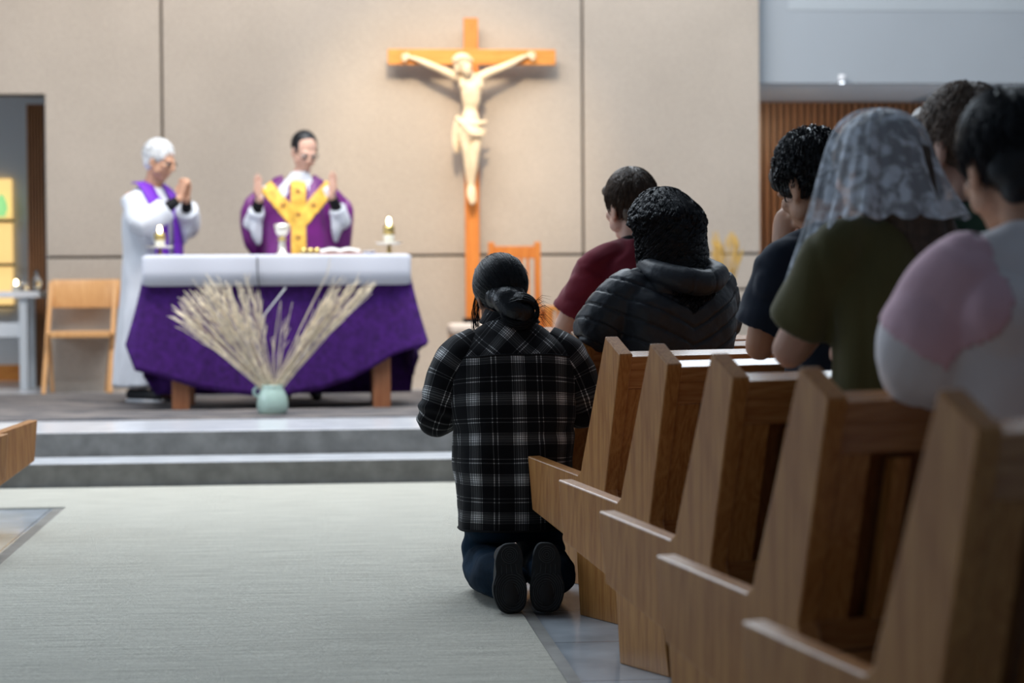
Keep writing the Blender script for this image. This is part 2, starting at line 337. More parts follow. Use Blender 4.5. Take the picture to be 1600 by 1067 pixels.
# aisle carpet, T-shaped: aisle strip + cross strip before the steps
cl = GZ(105, 792, .008); cr_ = GZ(830, 968, .008); cr2 = GZ(878, 1067, .008)
xl = (cl.x + GZ(0, 880, .008).x) / 2; xr = (cr_.x + cr2.x) / 2 ; yc = cl.y
bm = bmesh.new()
o = [(xl, -1.0), (xr, -1.0), (xr, yc - .7), (8.5, yc - .7), (8.5, Yr1 - .03), (-8.5, Yr1 - .03), (-8.5, yc), (xl, yc)]
a = [bm.verts.new((x, y, 0)) for x, y in o]; b_ = [bm.verts.new((x, y, .008)) for x, y in o]
bm.faces.new(a[::-1]); bm.faces.new(b_)
for i in range(8): bm.faces.new((a[i], a[(i+1) % 8], b_[(i+1) % 8], b_[i]))
tag(build('aisle_carpet', bm, M['carpet']), 'pale grey-green woven carpet runner covering the aisle up to the chancel steps', 'carpet')
bm = bmesh.new(); box(bm, xr + .002, xr + .038, -1.0, yc - .705, 0, .006); struct('trim_1', bm, M['stone_step'])
bm = bmesh.new(); box(bm, xl - .05, xl - .002, -1.0, yc - .05, 0, .006); struct('trim_2', bm, M['stone_step'])
# chancel rug
bm = bmesh.new(); box(bm, PY(0, 600, Yrug).x - 1.2, PY(700, 600, Yrug).x + 1.6, Yrug, Yw - .35, ST, ST + .010)
tag(build('chancel_rug', bm, M['rug'], bevel=.004), 'dark patterned oriental rug spread over the chancel floor under the altar', 'rug')

# altar wall with joints
def wx(px, py=300): return PY(px, py, Yw).x
def wz(py, px=700): return PY(px, py, Yw).z
xL, xR = wx(72), wx(1187, 200)
g1, g2 = wx(254, 250), wx(911, 250)
zg = wz(399); zg2 = wz(452, 1170); ztop = 6.2; zo = wz(147, 60)
gw = .009
def panel(bm, x0, x1, z0, z1): box(bm, x0, x1, Yw, Yw + .10, z0, z1)
bm = bmesh.new()
panel(bm, xL, g1 - gw, ST + .02, zg - gw); panel(bm, g1 + gw, g2 - gw, ST + .02, zg - gw); panel(bm, g1 + gw, g2 - gw, zg + gw, ztop)
o_ = [(-9, zo), (xL, zo), (xL, zg + gw), (g1 - gw, zg + gw), (g1 - gw, ztop), (-9, ztop)]
A1 = [bm.verts.new((x, Yw, z)) for x, z in o_]; A2 = [bm.verts.new((x, Yw + .10, z)) for x, z in o_]; bm.faces.new(A1); bm.faces.new(A2[::-1])
for i in range(6): bm.faces.new((A1[i], A2[i], A2[(i+1) % 6], A1[(i+1) % 6]))
panel(bm, g2 + gw, xR, ST + .02, zg2 - gw); panel(bm, g2 + gw, xR, zg2 + gw, zg - gw); panel(bm, g2 + gw, xR, zg + gw, ztop)
wb = struct('wall_back', bm, M['wall'], bevel=.006)
bm = bmesh.new(); box(bm, xL, xR, Yw + .06, Yw + .24, ST, ztop); box(bm, -9, xL, Yw + .06, Yw + .24, zo, ztop); struct('wall_back_core', bm, M['groove'])
bm = bmesh.new(); box(bm, xL, xR, Yw - .012, Yw, ST, ST + .09); struct('baseboard_back', bm, M['wall'])
# left opening: deeper room
Yd = Yw + 2.4
bm = bmesh.new(); box(bm, -9, xL + 1.6, Yd, Yd + .15, ST, zo + .9); struct('wall_alcove', bm, M['plaster'])
bm = bmesh.new(); box(bm, xL + .0, xL + .12, Yw + .24, Yd, ST, zo + .9); struct('wall_alcove_side', bm, M['wall'])
bm = bmesh.new(); box(bm, -9, xL, Yw + .24, Yd, zo + .55, zo + .65); struct('ceiling_alcove', bm, M['plaster'])
bz = PY(20, 570, Yd - .03).z; bm = bmesh.new(); box(bm, -9, PY(40, 570, Yd).x, Yd - .03, Yd, ST, bz); struct('baseboard_alcove', bm, M['cherry_x'])
# slatted hanging panel in the alcove
def slats(name, x0, x1, z0, z1, y, n, m, label, c):
    r = empty(name, ((x0+x1)/2, y, z0), 0, label, c)
    bm = bmesh.new(); box(bm, x0-(x0+x1)/2, x1-(x0+x1)/2, .03, .05, 0, z1-z0); build('backing_board', bm, M['slat_gap_shade'], r)
    for i in range(n):
        xx = x0 + (i+.5)*(x1-x0)/n - (x0+x1)/2; w_ = (x1-x0)/n*.52
        bm = bmesh.new(); box(bm, xx-w_/2, xx+w_/2, -.02, .03, 0, z1-z0); build('slat', bm, m, r)
    return r
Ys = Yw + 1.3
slats('slatted_screen', PY(42, 300, Ys).x, PY(70, 300, Ys).x, ST, PY(50, 163, Ys).z, Ys, 6, M['slat_wood'], 'narrow dark wooden slatted screen standing in the left alcove opening', 'screen')
# right recess: slatted wall, soffit, bulkhead
Yb = Yw + .12
zb = PY(1400, 130, Yb).z
bm = bmesh.new(); box(bm, xR, 9.5, Yb, Yb + .12, zb, ztop); struct('wall_bulkhead', bm, M['bulkhead'])
Yv = Yw + 1.75
bm = bmesh.new(); box(bm, xR, PY(1508, 130, Yb).x + .0, Yb + .12, Yv + .2, zb, zb + .1); struct('ceiling_soffit', bm, M['plaster'])
bm = bmesh.new(); box(bm, PY(1508, 130, Yb).x, 9.5, Yb + .12, Yv + .2, zb + .18, zb + .28); struct('ceiling_soffit_right', bm, M['plaster'])
zs = PY(1350, 160, Yv).z
sx0, sx1 = PY(1180, 200, Yv).x - .4, PY(1600, 200, Yv).x + .9
r = slats('slatted_wall_panel', sx0, sx1, ST, zs, Yv, 62, M['slat_wood'], 'wide wall panel of vertical wooden slats behind the kneeling congregation', 'wall panel')
bm = bmesh.new(); box(bm, sx0 - .5, 9.5, Yv + .06, Yv + .2, ST, zb + .3); struct('wall_recess', bm, M['plaster'])
bm = bmesh.new(); box(bm, xR - .12, xR, Yw + .24, Yv + .1, ST, ztop); struct('wall_recess_side', bm, M['wall'])
# raised band high on the bulkhead, paler colour standing in for brighter light
bm = bmesh.new(); box(bm, PY(1232, 15, Yb).x, 9.5, Yb - .004, Yb, PY(1300, 16, Yb).z, ztop); struct('bulkhead_lit_band', bm, M['bulkhead_lit'])
# side walls and ceiling with a rooflight
bm = bmesh.new(); box(bm, -9.1, -9, -1.5, Yd + .2, -.1, 1.7); box(bm, -9.1, -9, -1.5, Yd + .2, 5.0, ztop)
for y in (-1.5, 2.5, 6.0, 13.0, 16.5): box(bm, -9.1, -9, y, y + .5, 1.7, 5.0)
struct('wall_left', bm, M['plaster'])
bm = bmesh.new(); box(bm, 10, 10.1, 6, Yd + .2, -.1, ztop); struct('wall_right', bm, M['plaster'])
bm = bmesh.new(); box(bm, -9, 10, 10.6, Yd + .2, ztop, ztop + .1); box(bm, -9, 10, -1.5, 6.6, ztop + .3, ztop + .4); struct('ceiling', bm, M['plaster'])
# small spotlight on the bulkhead edge
p = PY(1313, 124, Yb)
r = empty('spotlight_fixture', (p.x, Yb - .05, p.z), 0, 'small bright white spotlight on the lower edge of the upper right wall', 'spotlight')
bm = bmesh.new(); tube(bm, [V((0, 0, .01)), V((0, .05, .015))], [.014, .014], 12); build('arm', bm, M['plaster'], r, True)
bm = bmesh.new(); lathe(bm, [(.001, -.03), (.02, -.03), (.026, 0), (.026, .03), (.001, .03)], 20); build('housing', bm, M['white_ceramic'], r, True)
bm = bmesh.new(); lathe(bm, [(.001, -.033), (.019, -.033), (.019, -.030), (.001, -.030)], 20); build('lens', bm, M['lens_glow'], r, True)

# ---------------------------------------------------------------- pews
PH = R(23.1)
PT = .045
def pew_outline():
    return cat_outline()
side = [(0, .468), (-.028, .2975), (-.305, .215), (-.327, .0), (-.575, .0), (-.482, .396), (-.575, .805), (-.488, .858), (-.345, .47), (-.338, .445), (-.318, .430)]
def make_pew(name, length, sx, label, group, flip_far=True):
    r = empty(name, (0, 0, 0), 0, label, 'pew', group)
    for nm, x0 in (('end_panel', 0), ('end_panel', length - PT)):
        bm = bmesh.new(); prism_x(bm, side, x0*sx, (x0+PT)*sx); build(nm, bm, M['oak'], r, bevel=.004)
    a, b = PT*sx, (length-PT)*sx
    # seat: slightly tilted board
    bm = bmesh.new(); prism_x(bm, [(-.012, .372), (-.012, .332), (-.45, .285), (-.45, .325)], a, b); build('seat', bm, M['oak_x'], r, bevel=.006)
    # back: top rail, frame, recessed panel, muntins
    def bq(u, z, t):  # lean line of the back face at height z
        return -(.482 + (.575-.482)*(z-.396)/(.805-.396)) + t
    bm = bmesh.new(); prism_x(bm, [(bq(.80, .80, .004), .797), (bq(.8, .765, .006), .757), (bq(.8, .765, .062), .768), (bq(.8, .8, .064), .813)], a, b); build('top_rail', bm, M['oak_x'], r, bevel=.003)
    def slab(x0, x1, z0, z1, t0, t1, nm, m, bev=.002):
        bm = bmesh.new(); prism_x(bm, [(bq(0, z0, t0), z0), (bq(0, z1, t0), z1), (bq(0, z1, t1), z1), (bq(0, z0, t1), z0)], min(x0, x1), max(x0, x1)); build(nm, bm, m, r, bevel=bev)
    slab(a, b, .34, .757, .065, .082, 'back_panel', M['oak_dark'])  # darker oak: shade of the recess put into the panel colour
    slab(a, b, .70, .758, .012, .040, 'upper_rail', M['oak_x'])
    slab(a, b, .33, .39, .018, .050, 'lower_rail', M['oak_x'])
    slab(a, a + sx*.075, .39, .70, .012, .044, 'stile', M['oak'])
    n = 9
    for i in range(n):
        x = .175 + i*(length-.35)/(n-1)
        slab(sx*x, sx*(x+.036), .385, .690, .006, .038, 'batten', M['oak'], .004)
    # kneeler behind the pew
    bm = bmesh.new(); box(bm, min(a, b)+.05, max(a, b)-.05, -.80, -.64, .085, .125); k = build('kneeler', bm, M['cream_fabric'] if False else M['oak_dark'], r, bevel=.012)
    for x in (.25, length*.5, length-.25):
        bm = bmesh.new(); box(bm, sx*x-.02, sx*x+.02, -.74, -.70, 0, .085); box(bm, sx*x-.012, sx*x+.012, -.71, -.52, .05, .085); build('kneeler_leg', bm, M['black'], k)
    return r
def copy_tree(o, parent=None):
    c = o.copy(); col.objects.link(c); c.parent = parent
    for ch in list(o.children): copy_tree(ch, c)
    return c
pews = {}
names = {-2: 'foremost oak pew on the right, almost wholly hidden behind the jacket and plaid shirt',
 -1: 'oak pew on which the woman in the quilted jacket leans, mostly behind the plaid shirt',
 0: 'farthest fully visible oak pew end, overlapping the lower right of the plaid shirt',
 1: 'second oak pew end behind the plaid shirt, under the bare elbow of the navy t-shirt',
 2: 'oak pew directly in front of the lace-veiled person',
 3: 'oak pew under the elbow of the person in pink and off-white',
 4: 'nearest oak pew on the right, blurred, its back cut off by the right frame edge'}
base_pew = None
for k in range(-2, 5):
    if base_pew is None: o = base_pew = make_pew('pew', 3.4, 1, names[k], 'right-hand oak pews')
    else: o = copy_tree(base_pew)
    T = D(800 + FPX*(.0459+.0792*k)/(6.94-.869*k), 452, 6.94-.869*k)
    o.location = (T.x, T.y, 0); o.rotation_euler.z = PH; o['label'] = names[k]; pews[k] = o
lb = None
for j, lab in ((0, 'left-hand oak pew end jutting in at the left frame edge before the steps'), (1, 'nearer left-hand oak pew of which only a sliver shows at the left frame edge')):
    if lb is None: o = lb = make_pew('pew', 2.6, -1, lab, 'left-hand oak pews')
    else: o = copy_tree(lb)
    T = D(800 + FPX*(-1.99+.0792*j)/(9.1-.869*j), 452, 9.1-.869*j); o.location = (T.x, T.y, 0); o.rotation_euler.z = -PH; o['label'] = lab
def row_point(k, px, u):
    """point on the floor in the row behind pew k seen at picture column px"""
    Tm = Matrix.Translation(pews[k].location) @ Matrix.Rotation(PH, 4, 'Z')
    lo, hi = -1.0, 3.5
    for _ in range(50):
        mid = (lo+hi)/2
        if proj(Tm @ V((mid, -u, 1)))[0] < px: lo = mid
        else: hi = mid
    return Tm @ V((lo, -u, 0))

# ---------------------------------------------------------------- altar and its things
Yf = GZ(283, 643, ST).y; 
ax0, ax1 = PY(224, 400, Yf).x, PY(640, 398, Yf).x; zt = PY(430, 399, Yf).z; AD = .72
acx = (ax0+ax1)/2; AZ = ST + .010
r = empty('altar', (acx, Yf, AZ), 0, 'wooden altar table on the rug, draped in purple and white cloths', 'altar')
hw = (ax1-ax0)/2
bm = bmesh.new(); box(bm, -hw+.03, hw-.03, .02, AD, zt-AZ-.085, zt-AZ-.02); build('tabletop', bm, M['altar_wood'], r, bevel=.005)
lx0, lx1 = PY(282, 600, Yf).x-acx, PY(597, 600, Yf).x-acx
for x in (lx0, lx1):
    for y in (.06, AD-.1):
        bm = bmesh.new(); box(bm, x-.055, x+.055, y-.045, y+.045, 0, zt-AZ-.085); build('leg', bm, M['altar_wood'], r, bevel=.004)
# purple cloth
hem_px = [(205, 545), (228, 578), (262, 592), (300, 604), (350, 614), (400, 619), (450, 617), (500, 609), (550, 592), (583, 574), (612, 556), (640, 540)]
hem = [(PY(a, b, Yf).x-acx, PY(a, b, Yf).z) for a, b in hem_px]
def hemz(x):
    if x <= hem[0][0]: return hem[0][1]
    for (x0, z0), (x1, z1) in zip(hem, hem[1:]):
        if x <= x1: return z0 + (z1-z0)*(x-x0)/(x1-x0)
    return hem[-1][1]
bm = bmesh.new(); W2 = hw-.012; ztc = zt-.018
# perimeter points (front left -> right -> back -> left)
per = []
nf, nsd = 72, 30
for i in range(nf): per.append((-W2 + 2*W2*i/nf, 0, 'f'))
for i in range(nsd): per.append((W2, AD*i/nsd, 'r'))
for i in range(nf): per.append((W2-2*W2*i/nf, AD, 'b'))
for i in range(nsd): per.append((-W2, AD-AD*i/nsd, 'l'))
def out(x, y, s):
    n = V((0, 0, 0))
    cxm = abs(x)/W2
    if s in 'fb':
        n = V((.0, -1 if s == 'f' else 1, 0)); e = max(0, (cxm-.86)/.14); n.x = math.copysign(e, x)
    else:
        n = V((1 if s == 'r' else -1, 0, 0)); e = max(0, 1-y/.16); n.y = -e
    return n
rows = []; nv = 22
for j in range(nv+1):
    t = j/nv; ring = []
    for i, (x, y, s) in enumerate(per):
        o_ = out(x, y, s)
        if s == 'f': zb_ = hemz(x); 
        elif s == 'b': zb_ = ST + .07
        else:
            f_ = y/AD; z0_ = hem[-1][1] if s == 'r' else hem[0][1]
            zb_ = z0_ + .02*sin(3*f_) + (-.22)*f_ + .05*sin(f_*22)
        fl = .010 + (.010 if s in 'rl' else .0) + .055*max(0, (abs(x)/W2-.88)/.12)*(1 if s in 'rlf' else .3) * (1-.6*(y/AD if s in 'rl' else 0))
        arc = i*2*W2/nf if s in 'fb' else i*.03
        fold = .016*sin(x*9+1.0)+.010*sin(x*23+y*3) if s in 'fb' else .035*sin(y*26+1)+.015*sin(y*57)
        d = t**1.1*fl + fold*t*(.35+.65*t)
        ring.append(V((x + o_.x*d + (0 if s in 'rl' else 0), y + o_.y*abs(d) if s != 'f' else -abs(d)-.004, ztc + (zb_-ztc)*t)))
    rows.append(ring)
rings(bm, rows, cap=False)
tp = [bm.verts.new(p) for p in rows[0]]; bm.faces.new(tp)
o = build('altar_cloth', bm, M['purple'], None, True); o.location = (acx, Yf, 0)
s = o.modifiers.new('sol', 'SOLIDIFY'); s.thickness = .004
tag(o, 'deep purple damask cloth with curved hem draped over the altar', 'altar cloth')
# white cloth: top plus front drop, rounded ends
bm = bmesh.new(); zl = PY(430, 446, Yf-.03).z; prof = [(AD+.012, zl+.12), (AD+.012, zt-.012), (AD, zt), (.0-.02, zt), (-.034, zt-.0005), (-.039, zt-.004), (-.041, zt-.02), (-.043, (zt+zl)/2), (-.045, zl)]
rs = []
for i in range(61):
    x = -hw-.006 + (2*hw+.012)*i/60; e = max(0, (abs(x)-hw+.03)/.036)
    rs.append([V((x, y - .004*sin(x*14)*max(0, (zt-z)*6), z + (.010*e if z < zt-.1 else -.012*e*e))) for y, z in prof])
L_ = [[bm.verts.new(p) for p in q] for q in rs]
for a, b in zip(L_, L_[1:]):
    for i in range(len(prof)-1): bm.faces.new((a[i], a[i+1], b[i+1], b[i]))
o = build('white_altar_cloth', bm, M['white_cloth'], None, True); o.location = (acx, Yf, 0)
s = o.modifiers.new('sol', 'SOLIDIFY'); s.thickness = .006; s.offset = 1
tag(o, 'white linen cloth lying over the purple cloth, its straight hem hanging in front', 'altar cloth')
TZ = zt + .006
Yt = Yf + .30
def tabx(px, Y=Yt): return PY(px, 395, Y).x
def candle(px, py_f, Y, label):
    x = tabx(px, Y); zf = PY(px, py_f, Y).z; h = zf - TZ
    r = empty('altar_candle', (x, Y, TZ), 0, label, 'candle', 'lit altar candles')
    bm = bmesh.new(); lathe(bm, [(.001, 0), (.045, 0), (.045, .006), (.014, .012), (.012, h*.26), (.001, h*.26)]); build('stand', bm, M['brass'], r, True)
    bm = bmesh.new(); lathe(bm, [(.001, h*.27), (.07, h*.29), (.088, h*.33), (.088, h*.35), (.02, h*.31), (.001, h*.31)], 32); build('drip_dish', bm, M['silver'], r, True)
    bm = bmesh.new(); lathe(bm, [(.001, h*.32), (.032, h*.32), (.033, h*.58), (.001, h*.58)]); build('candle_body', bm, M['wax'], r, True)
    bm = bmesh.new(); lathe(bm, [(.034, h*.56), (.036, h*.56), (.036, h*.80), (.022, h*.83), (.022, h*.80), (.034, h*.78)]); build('brass_follower', bm, M['brass'], r, True)
    bm = bmesh.new(); ell(bm, (0, 0, h*.93), (.011, .011, .026)); build('flame', bm, M['flame'], r, True)
candle(250, 356, Yf+.36, 'lit candle on a dish at the left end of the altar')
candle(608, 342, Yf+.30, 'lit candle on a dish at the right end of the altar')
r = empty('chalice', (tabx(441), Yt, TZ), 0, 'silver-gilt chalice standing on the altar before the priest in purple', 'chalice')
h = PY(441, 350, Yt).z - TZ
bm = bmesh.new(); lathe(bm, [(.001, 0), (.045, 0), (.045, .006), (.026, .02), (.020, h*.40), (.022, h*.45), (.001, h*.45)]); build('foot', bm, M['silver'], r, True)
bm = bmesh.new(); lathe(bm, [(.001, h*.44), (.022, h*.46), (.030, h*.50), (.022, h*.55), (.014, h*.6), (.001, h*.6)]); build('knop', bm, M['brass'], r, True)
bm = bmesh.new(); lathe(bm, [(.014, h*.58), (.032, h*.66), (.046, h*.80), (.050, h), (.047, h), (.042, h*.82), (.028, h*.7), (.001, h*.66)]); build('bowl', bm, M['silver'], r, True)
# cruet box, open missal, dish
p = tabx(485); r = empty('gilt_paten_stack', (p, Yt+.02, TZ), 0, 'low stack of brass altar vessels between the chalice and the open book', 'vessel')
for i, x in enumerate((-.042, 0, .042)):
    bm = bmesh.new(); lathe(bm, [(.001, 0), (.019, 0), (.020, .042), (.001, .045)], 18, (x, 0, 0)); build('cup', bm, M['brass'], r, True)
x0, x1 = tabx(499), tabx(563); r = empty('open_missal', ((x0+x1)/2, Yf+.22, TZ), 0, 'open white-paged missal lying tilted on the altar', 'book')
wb_ = (x1-x0)/2
bm = bmesh.new(); prism_x(bm, [(-.10, .0), (.10, .0), (.10, .030), (-.10, .012)], -wb_, wb_); build('cover', bm, M['leather_red'], r, bevel=.002)
for s_ in (-1, 1):
    bm = bmesh.new(); q = []
    for i in range(9):
        t = i/8; q.append([V((s_*t*wb_*.97, y, z + .012*sin(pi*min(1, t*1.2))*.9)) for y, z in ((-.095, .013), (.095, .031), (.095, .037), (-.095, .019))])
    rings(bm, q); build('page_block', bm, M['page'], r, True)
r = empty('small_dish', (tabx(576), Yf+.15, TZ), 0, 'small white dish on a purple mat near the right altar candle', 'dish')
bm = bmesh.new(); lathe(bm, [(.001, .004), (.03, .004), (.045, .022), (.042, .022), (.028, .008), (.001, .008)]); build('bowl', bm, M['white_ceramic'], r, True)
bm = bmesh.new(); box(bm, -.06, .06, -.05, .05, 0, .004); build('mat', bm, M['purple'], r)
# microphone cable over the front
xx = tabx(402, Yf)
pts = [V((xx, Yf+.25, TZ+.004)), V((xx-.002, Yf+.02, TZ+.004)), V((xx, Yf-.045, TZ-.02)), V((xx+.002, Yf-.056, (zt+zl)/2)), V((xx+.012, Yf-.058, zl-.03)), V((xx+.03, Yf-.06, zl-.2))]
bm = bmesh.new(); tube(bm, pts, [.0035]*6, 6); tag(build('microphone_cable', bm, M['black'], None, True), 'thin dark cable hanging over the front of the white altar cloth', 'cable')

# jug with dried grasses
jp = GZ(426, 647, ST+.01); jz = ST+.010; jh = PY(426, 601, jp.y).z - jz
r = empty('ceramic_jug', (jp.x, jp.y, jz), 0, 'pale green ceramic jug holding dried grasses in front of the altar', 'jug')
bm = bmesh.new(); lathe(bm, [(.001, 0), (.078, 0), (.090, jh*.12), (.094, jh*.36), (.088, jh*.60), (.072, jh*.82), (.064, jh*.90), (.070, jh), (.062, jh), (.044, jh*.9), (.05, jh*.8), (.07, jh*.6), (.001, jh*.5)], 32); build('body', bm, M['celadon'], r, True)
bm = bmesh.new(); tube(bm, [V((-.05, 0, jh*.90)), V((-.085, 0, jh*.93)), V((-.108, 0, jh*.82)), V((-.105, 0, jh*.68)), V((-.082, 0, jh*.60))], [.011, .010, .010, .010, .011], 8); build('handle', bm, M['celadon'], r, True)
bm = bmesh.new(); mouth = V((jp.x, jp.y, jz + jh*.95))
def stalk(bm, px, py, n_leaf, rr=.0026):
    tip = PY(px, py, jp.y - random.uniform(-.03, .12)); b0 = mouth + V((random.uniform(-.03, .03), random.uniform(-.025, .025), -.06))
    mid = b0.lerp(tip, .5) + V((random.uniform(-.015, .015), -.01, random.uniform(.0, .03)))
    pts = [b0, mid, tip]; tube(bm, pts, [rr, rr, rr*.5], 4, round_ends=False, sm=4)
    d = (tip-b0).normalized()
    for _ in range(n_leaf):
        t = random.uniform(.45, .97); c = b0.lerp(tip, t) + (mid - b0.lerp(tip, .5))*4*t*(1-t)
        e = c + d*random.uniform(.05, .12) + V((random.uniform(-.03, .03), random.uniform(-.02, .02), random.uniform(-.01, .02)))
        tube(bm, [c, c.lerp(e, .6)+V((0, 0, .004)), e], [.0018, .0034, .0008], 4, flat=.5, round_ends=False, sm=2)
rnd = random.random
for i in range(42):
    t = rnd()**.9; px = 272 + 55*t + random.uniform(-6, 6); py = 505 - 52*t + random.uniform(-12, 14); stalk(bm, px, py, 5)
for i in range(38): stalk(bm, random.uniform(318, 408), random.uniform(442, 470) - 6*rnd(), 5)
for i in range(46):
    t = rnd(); stalk(bm, 510 + 75*t + random.uniform(-8, 8), 466 - 18*t + random.uniform(-14, 10), 5)
for px, py in ((436, 478), (438, 484), (457, 472), (455, 480), (452, 492), (433, 500), (320, 425), (326, 432), (518, 412), (514, 426), (523, 432), (300, 436), (540, 434), (444, 500)): stalk(bm, px, py, 1)
tag(build('dried_grasses', bm, M['straw'], None, True), 'wide fan of dried straw-coloured grasses standing in the green jug', 'dried grasses', kind='stuff')
bm = bmesh.new(); a = PY(409, 497, jp.y-.02); b = PY(446, 450, jp.y-.02); tube(bm, [a, b], [.004, .004], 6, sm=1)
tag(build('white_stick', bm, M['white_ceramic'], None, True), 'single straight white stick leaning among the dried grasses', 'stick')

# ---------------------------------------------------------------- crucifix
Yc = Yw - .16
cx0 = PY(737, 200, Yc).x; ztopc = PY(737, 28, Yc).z; zbot = PY(737, 497, Yc).z
r = empty('crucifix', (cx0, Yc, zbot), 0, 'tall wooden crucifix with pale carved figure before the altar wall', 'crucifix')
uw = (PY(748, 200, Yc).x-PY(726, 200, Yc).x)/2
bm = bmesh.new(); box(bm, -uw, uw, .0, .06, 0, ztopc-zbot); build('upright', bm, M['cherry'], r, bevel=.003)
za, zb2 = PY(737, 77, Yc).z-zbot, PY(737, 101, Yc).z-zbot
bx0, bx1 = PY(606, 88, Yc).x-cx0, PY(868, 88, Yc).x-cx0
bm = bmesh.new(); box(bm, bx0, bx1, -.004, .056, zb2, za); build('crossbar', bm, M['cherry_x'], r, bevel=.003)
bm = bmesh.new(); box(bm, -.07, .07, -.03, .09, -.04, .0); build('foot_block', bm, M['black'], r)
for z in (.5, za-.1):
    bm = bmesh.new(); box(bm, -.02, .02, .06, .155, z, z+.04); build('wall_bracket', bm, M['black'], r)
def cp(px, py, d=0):
    q = PY(px, py, Yc); return V((q.x-cx0, -d, q.z-zbot))
bm = bmesh.new()
def T_(pts, rad, **k): tube(bm, [cp(*p) for p in pts], rad, 12, **k)
T_([(733, 122, .075), (734, 140, .085), (735, 158, .075), (734, 172, .065), (733, 190, .075), (733, 200, .07)], [.05, .072, .070, .052, .058, .06], flat=.72, up=(0, 1, 0))
ell(bm, cp(726, 134, .10), (.05, .03, .045)); ell(bm, cp(744, 134, .10), (.05, .03, .045))       # chest
T_([(722, 124, .07), (704, 117, .055), (684, 108, .05), (668, 101, .045), (650, 93, .03), (640, 90, .025)], [.036, .033, .027, .026, .017, .014])
T_([(748, 122, .07), (764, 114, .055), (782, 107, .05), (798, 100, .045), (815, 91, .03), (822, 88, .025)], [.036, .033, .027, .026, .017, .014])
for sx, hx, hy in ((-1, 640, 90), (1, 823, 88)):
    T_([(hx, hy, .025), (hx+sx*6, hy-2, .03)], [.016, .019], flat=.5)
    for i, (dx, dy) in enumerate(((11, -5), (13, -1), (12, 3), (9, 6))):
        T_([(hx+sx*5, hy-3+i*2, .03), (hx+sx*dx*.8, hy+dy, .045), (hx+sx*(dx+1), hy+dy+2, .055)], [.007, .006, .005])
    T_([(hx+sx*2, hy-3, .03), (hx+sx*4, hy-8, .04)], [.007, .005])
T_([(733, 122, .08), (730, 115, .095), (727, 108, .11)], [.034, .032, .036])                                    # neck, bowed head
ell(bm, cp(722, 100, .125), (.064, .066, .066)); ell(bm, cp(727, 111, .15), (.042, .045, .052)); ell(bm, cp(729, 115, .175), (.014, .02, .018)); ell(bm, cp(731, 107, .19), (.008, .012, .014))
T_([(728, 192, .075), (726, 212, .085), (727, 232, .095), (729, 244, .09), (731, 262, .07), (733, 282, .05), (735, 296, .045)], [.046, .046, .038, .034, .033, .025, .018])
T_([(740, 192, .07), (742, 212, .08), (742, 232, .09), (741, 244, .085), (739, 262, .065), (737, 282, .045), (737, 296, .04)], [.046, .046, .038, .034, .033, .025, .018])
T_([(733, 294, .055), (733, 306, .085), (736, 318, .10)], [.018, .022, .016]); T_([(738, 292, .045), (739, 304, .06), (740, 316, .075)], [.018, .020, .014])
fig = blob('carved_figure', bm, M['corpus'], r, .006, 4)
bm = bmesh.new()
T_([(734, 184, .07), (734, 196, .08), (733, 210, .085)], [.066, .078, .082], flat=.75, up=(0, 1, 0))
for a_, b_2, rr in (((712, 186, .09), (757, 192, .11), .018), ((716, 192, .12), (756, 206, .11), .016), ((722, 200, .13), (754, 212, .11), .018)):
    q0, q1 = cp(*a_), cp(*b_2); tube(bm, [q0, q0.lerp(q1, .5)+V((0, -.03, -.03)), q1], [rr*.8, rr*1.2, rr*.8], 8)
T_([(714, 186, .07), (711, 206, .06), (712, 224, .05), (713, 236, .045)], [.022, .032, .036, .026], flat=.6)
T_([(716, 190, .08), (717, 206, .08), (719, 220, .07)], [.02, .026, .018], flat=.6)
blob('loincloth', bm, M['corpus'], fig, .006, 2)
bm = bmesh.new(); ell(bm, cp(720, 97, .12), (.074, .072, .056)); ell(bm, cp(714, 108, .11), (.032, .055, .055)); ell(bm, cp(729, 117, .16), (.022, .025, .026))
for i in range(16):
    a = 2*pi*i/16; c = cp(721, 96, .13); tube(bm, [c+V((cos(a)*.070, sin(a)*.068, .012*sin(3*a))), c+V((cos(a+.6)*.073, sin(a+.6)*.070, .012*cos(3*a)))], [.009, .009], 6)
blob('carved_hair', bm, M['corpus'], fig, .006, 2)

# ---------------------------------------------------------------- seats on the chancel
# folding chair at left
c = GZ(125, 617, ST); cyf = c.y; cz = ST+.010
c0 = PY(125, 617, cyf)
r = empty('folding_chair', (c0.x, cyf, cz), 0, 'light beech folding chair standing empty left of the altar', 'chair')
def rel(px, py, dy=0):
    q = PY(px, py, cyf+dy); return V((q.x-c0.x, dy, q.z-cz))
for a, b in (((68, 616), (80, 440)), ((172, 614), (180, 440))):
    A = rel(*a); B = rel(*b, .22); bm = bmesh.new(); bar(bm, A, B, .032, .022); build('frame_leg', bm, M['beech'], r, bevel=.003)
for a, b in (((82, 602, .3), (76, 520, .0)), ((166, 602, .3), (176, 520, .0))):
    A = rel(*a); A.z = 0; B = rel(*b); bm = bmesh.new(); bar(bm, A, B, .028, .02); build('leg', bm, M['beech'], r, bevel=.003)
bm = bmesh.new(); q = []
for i in range(13):
    t = i/12; x = rel(76, 460).x + (rel(184, 460).x-rel(76, 460).x)*t; bow = .05*sin(pi*t)
    zt0, zb0 = rel(100, 437, .2).z, rel(100, 481, .2).z
    q.append([V((x, .19+bow, zb0)), V((x, .205+bow, zt0)), V((x, .223+bow, zt0)), V((x, .208+bow, zb0))])
rings(bm, q); build('backrest', bm, M['beech'], r, True, bevel=.004)
s0 = rel(78, 516); s1 = rel(172, 527); bm = bmesh.new(); box(bm, s0.x, s1.x, -.03, .34, s1.z, s0.z-.01); build('seat', bm, M['beech'], r, bevel=.006)

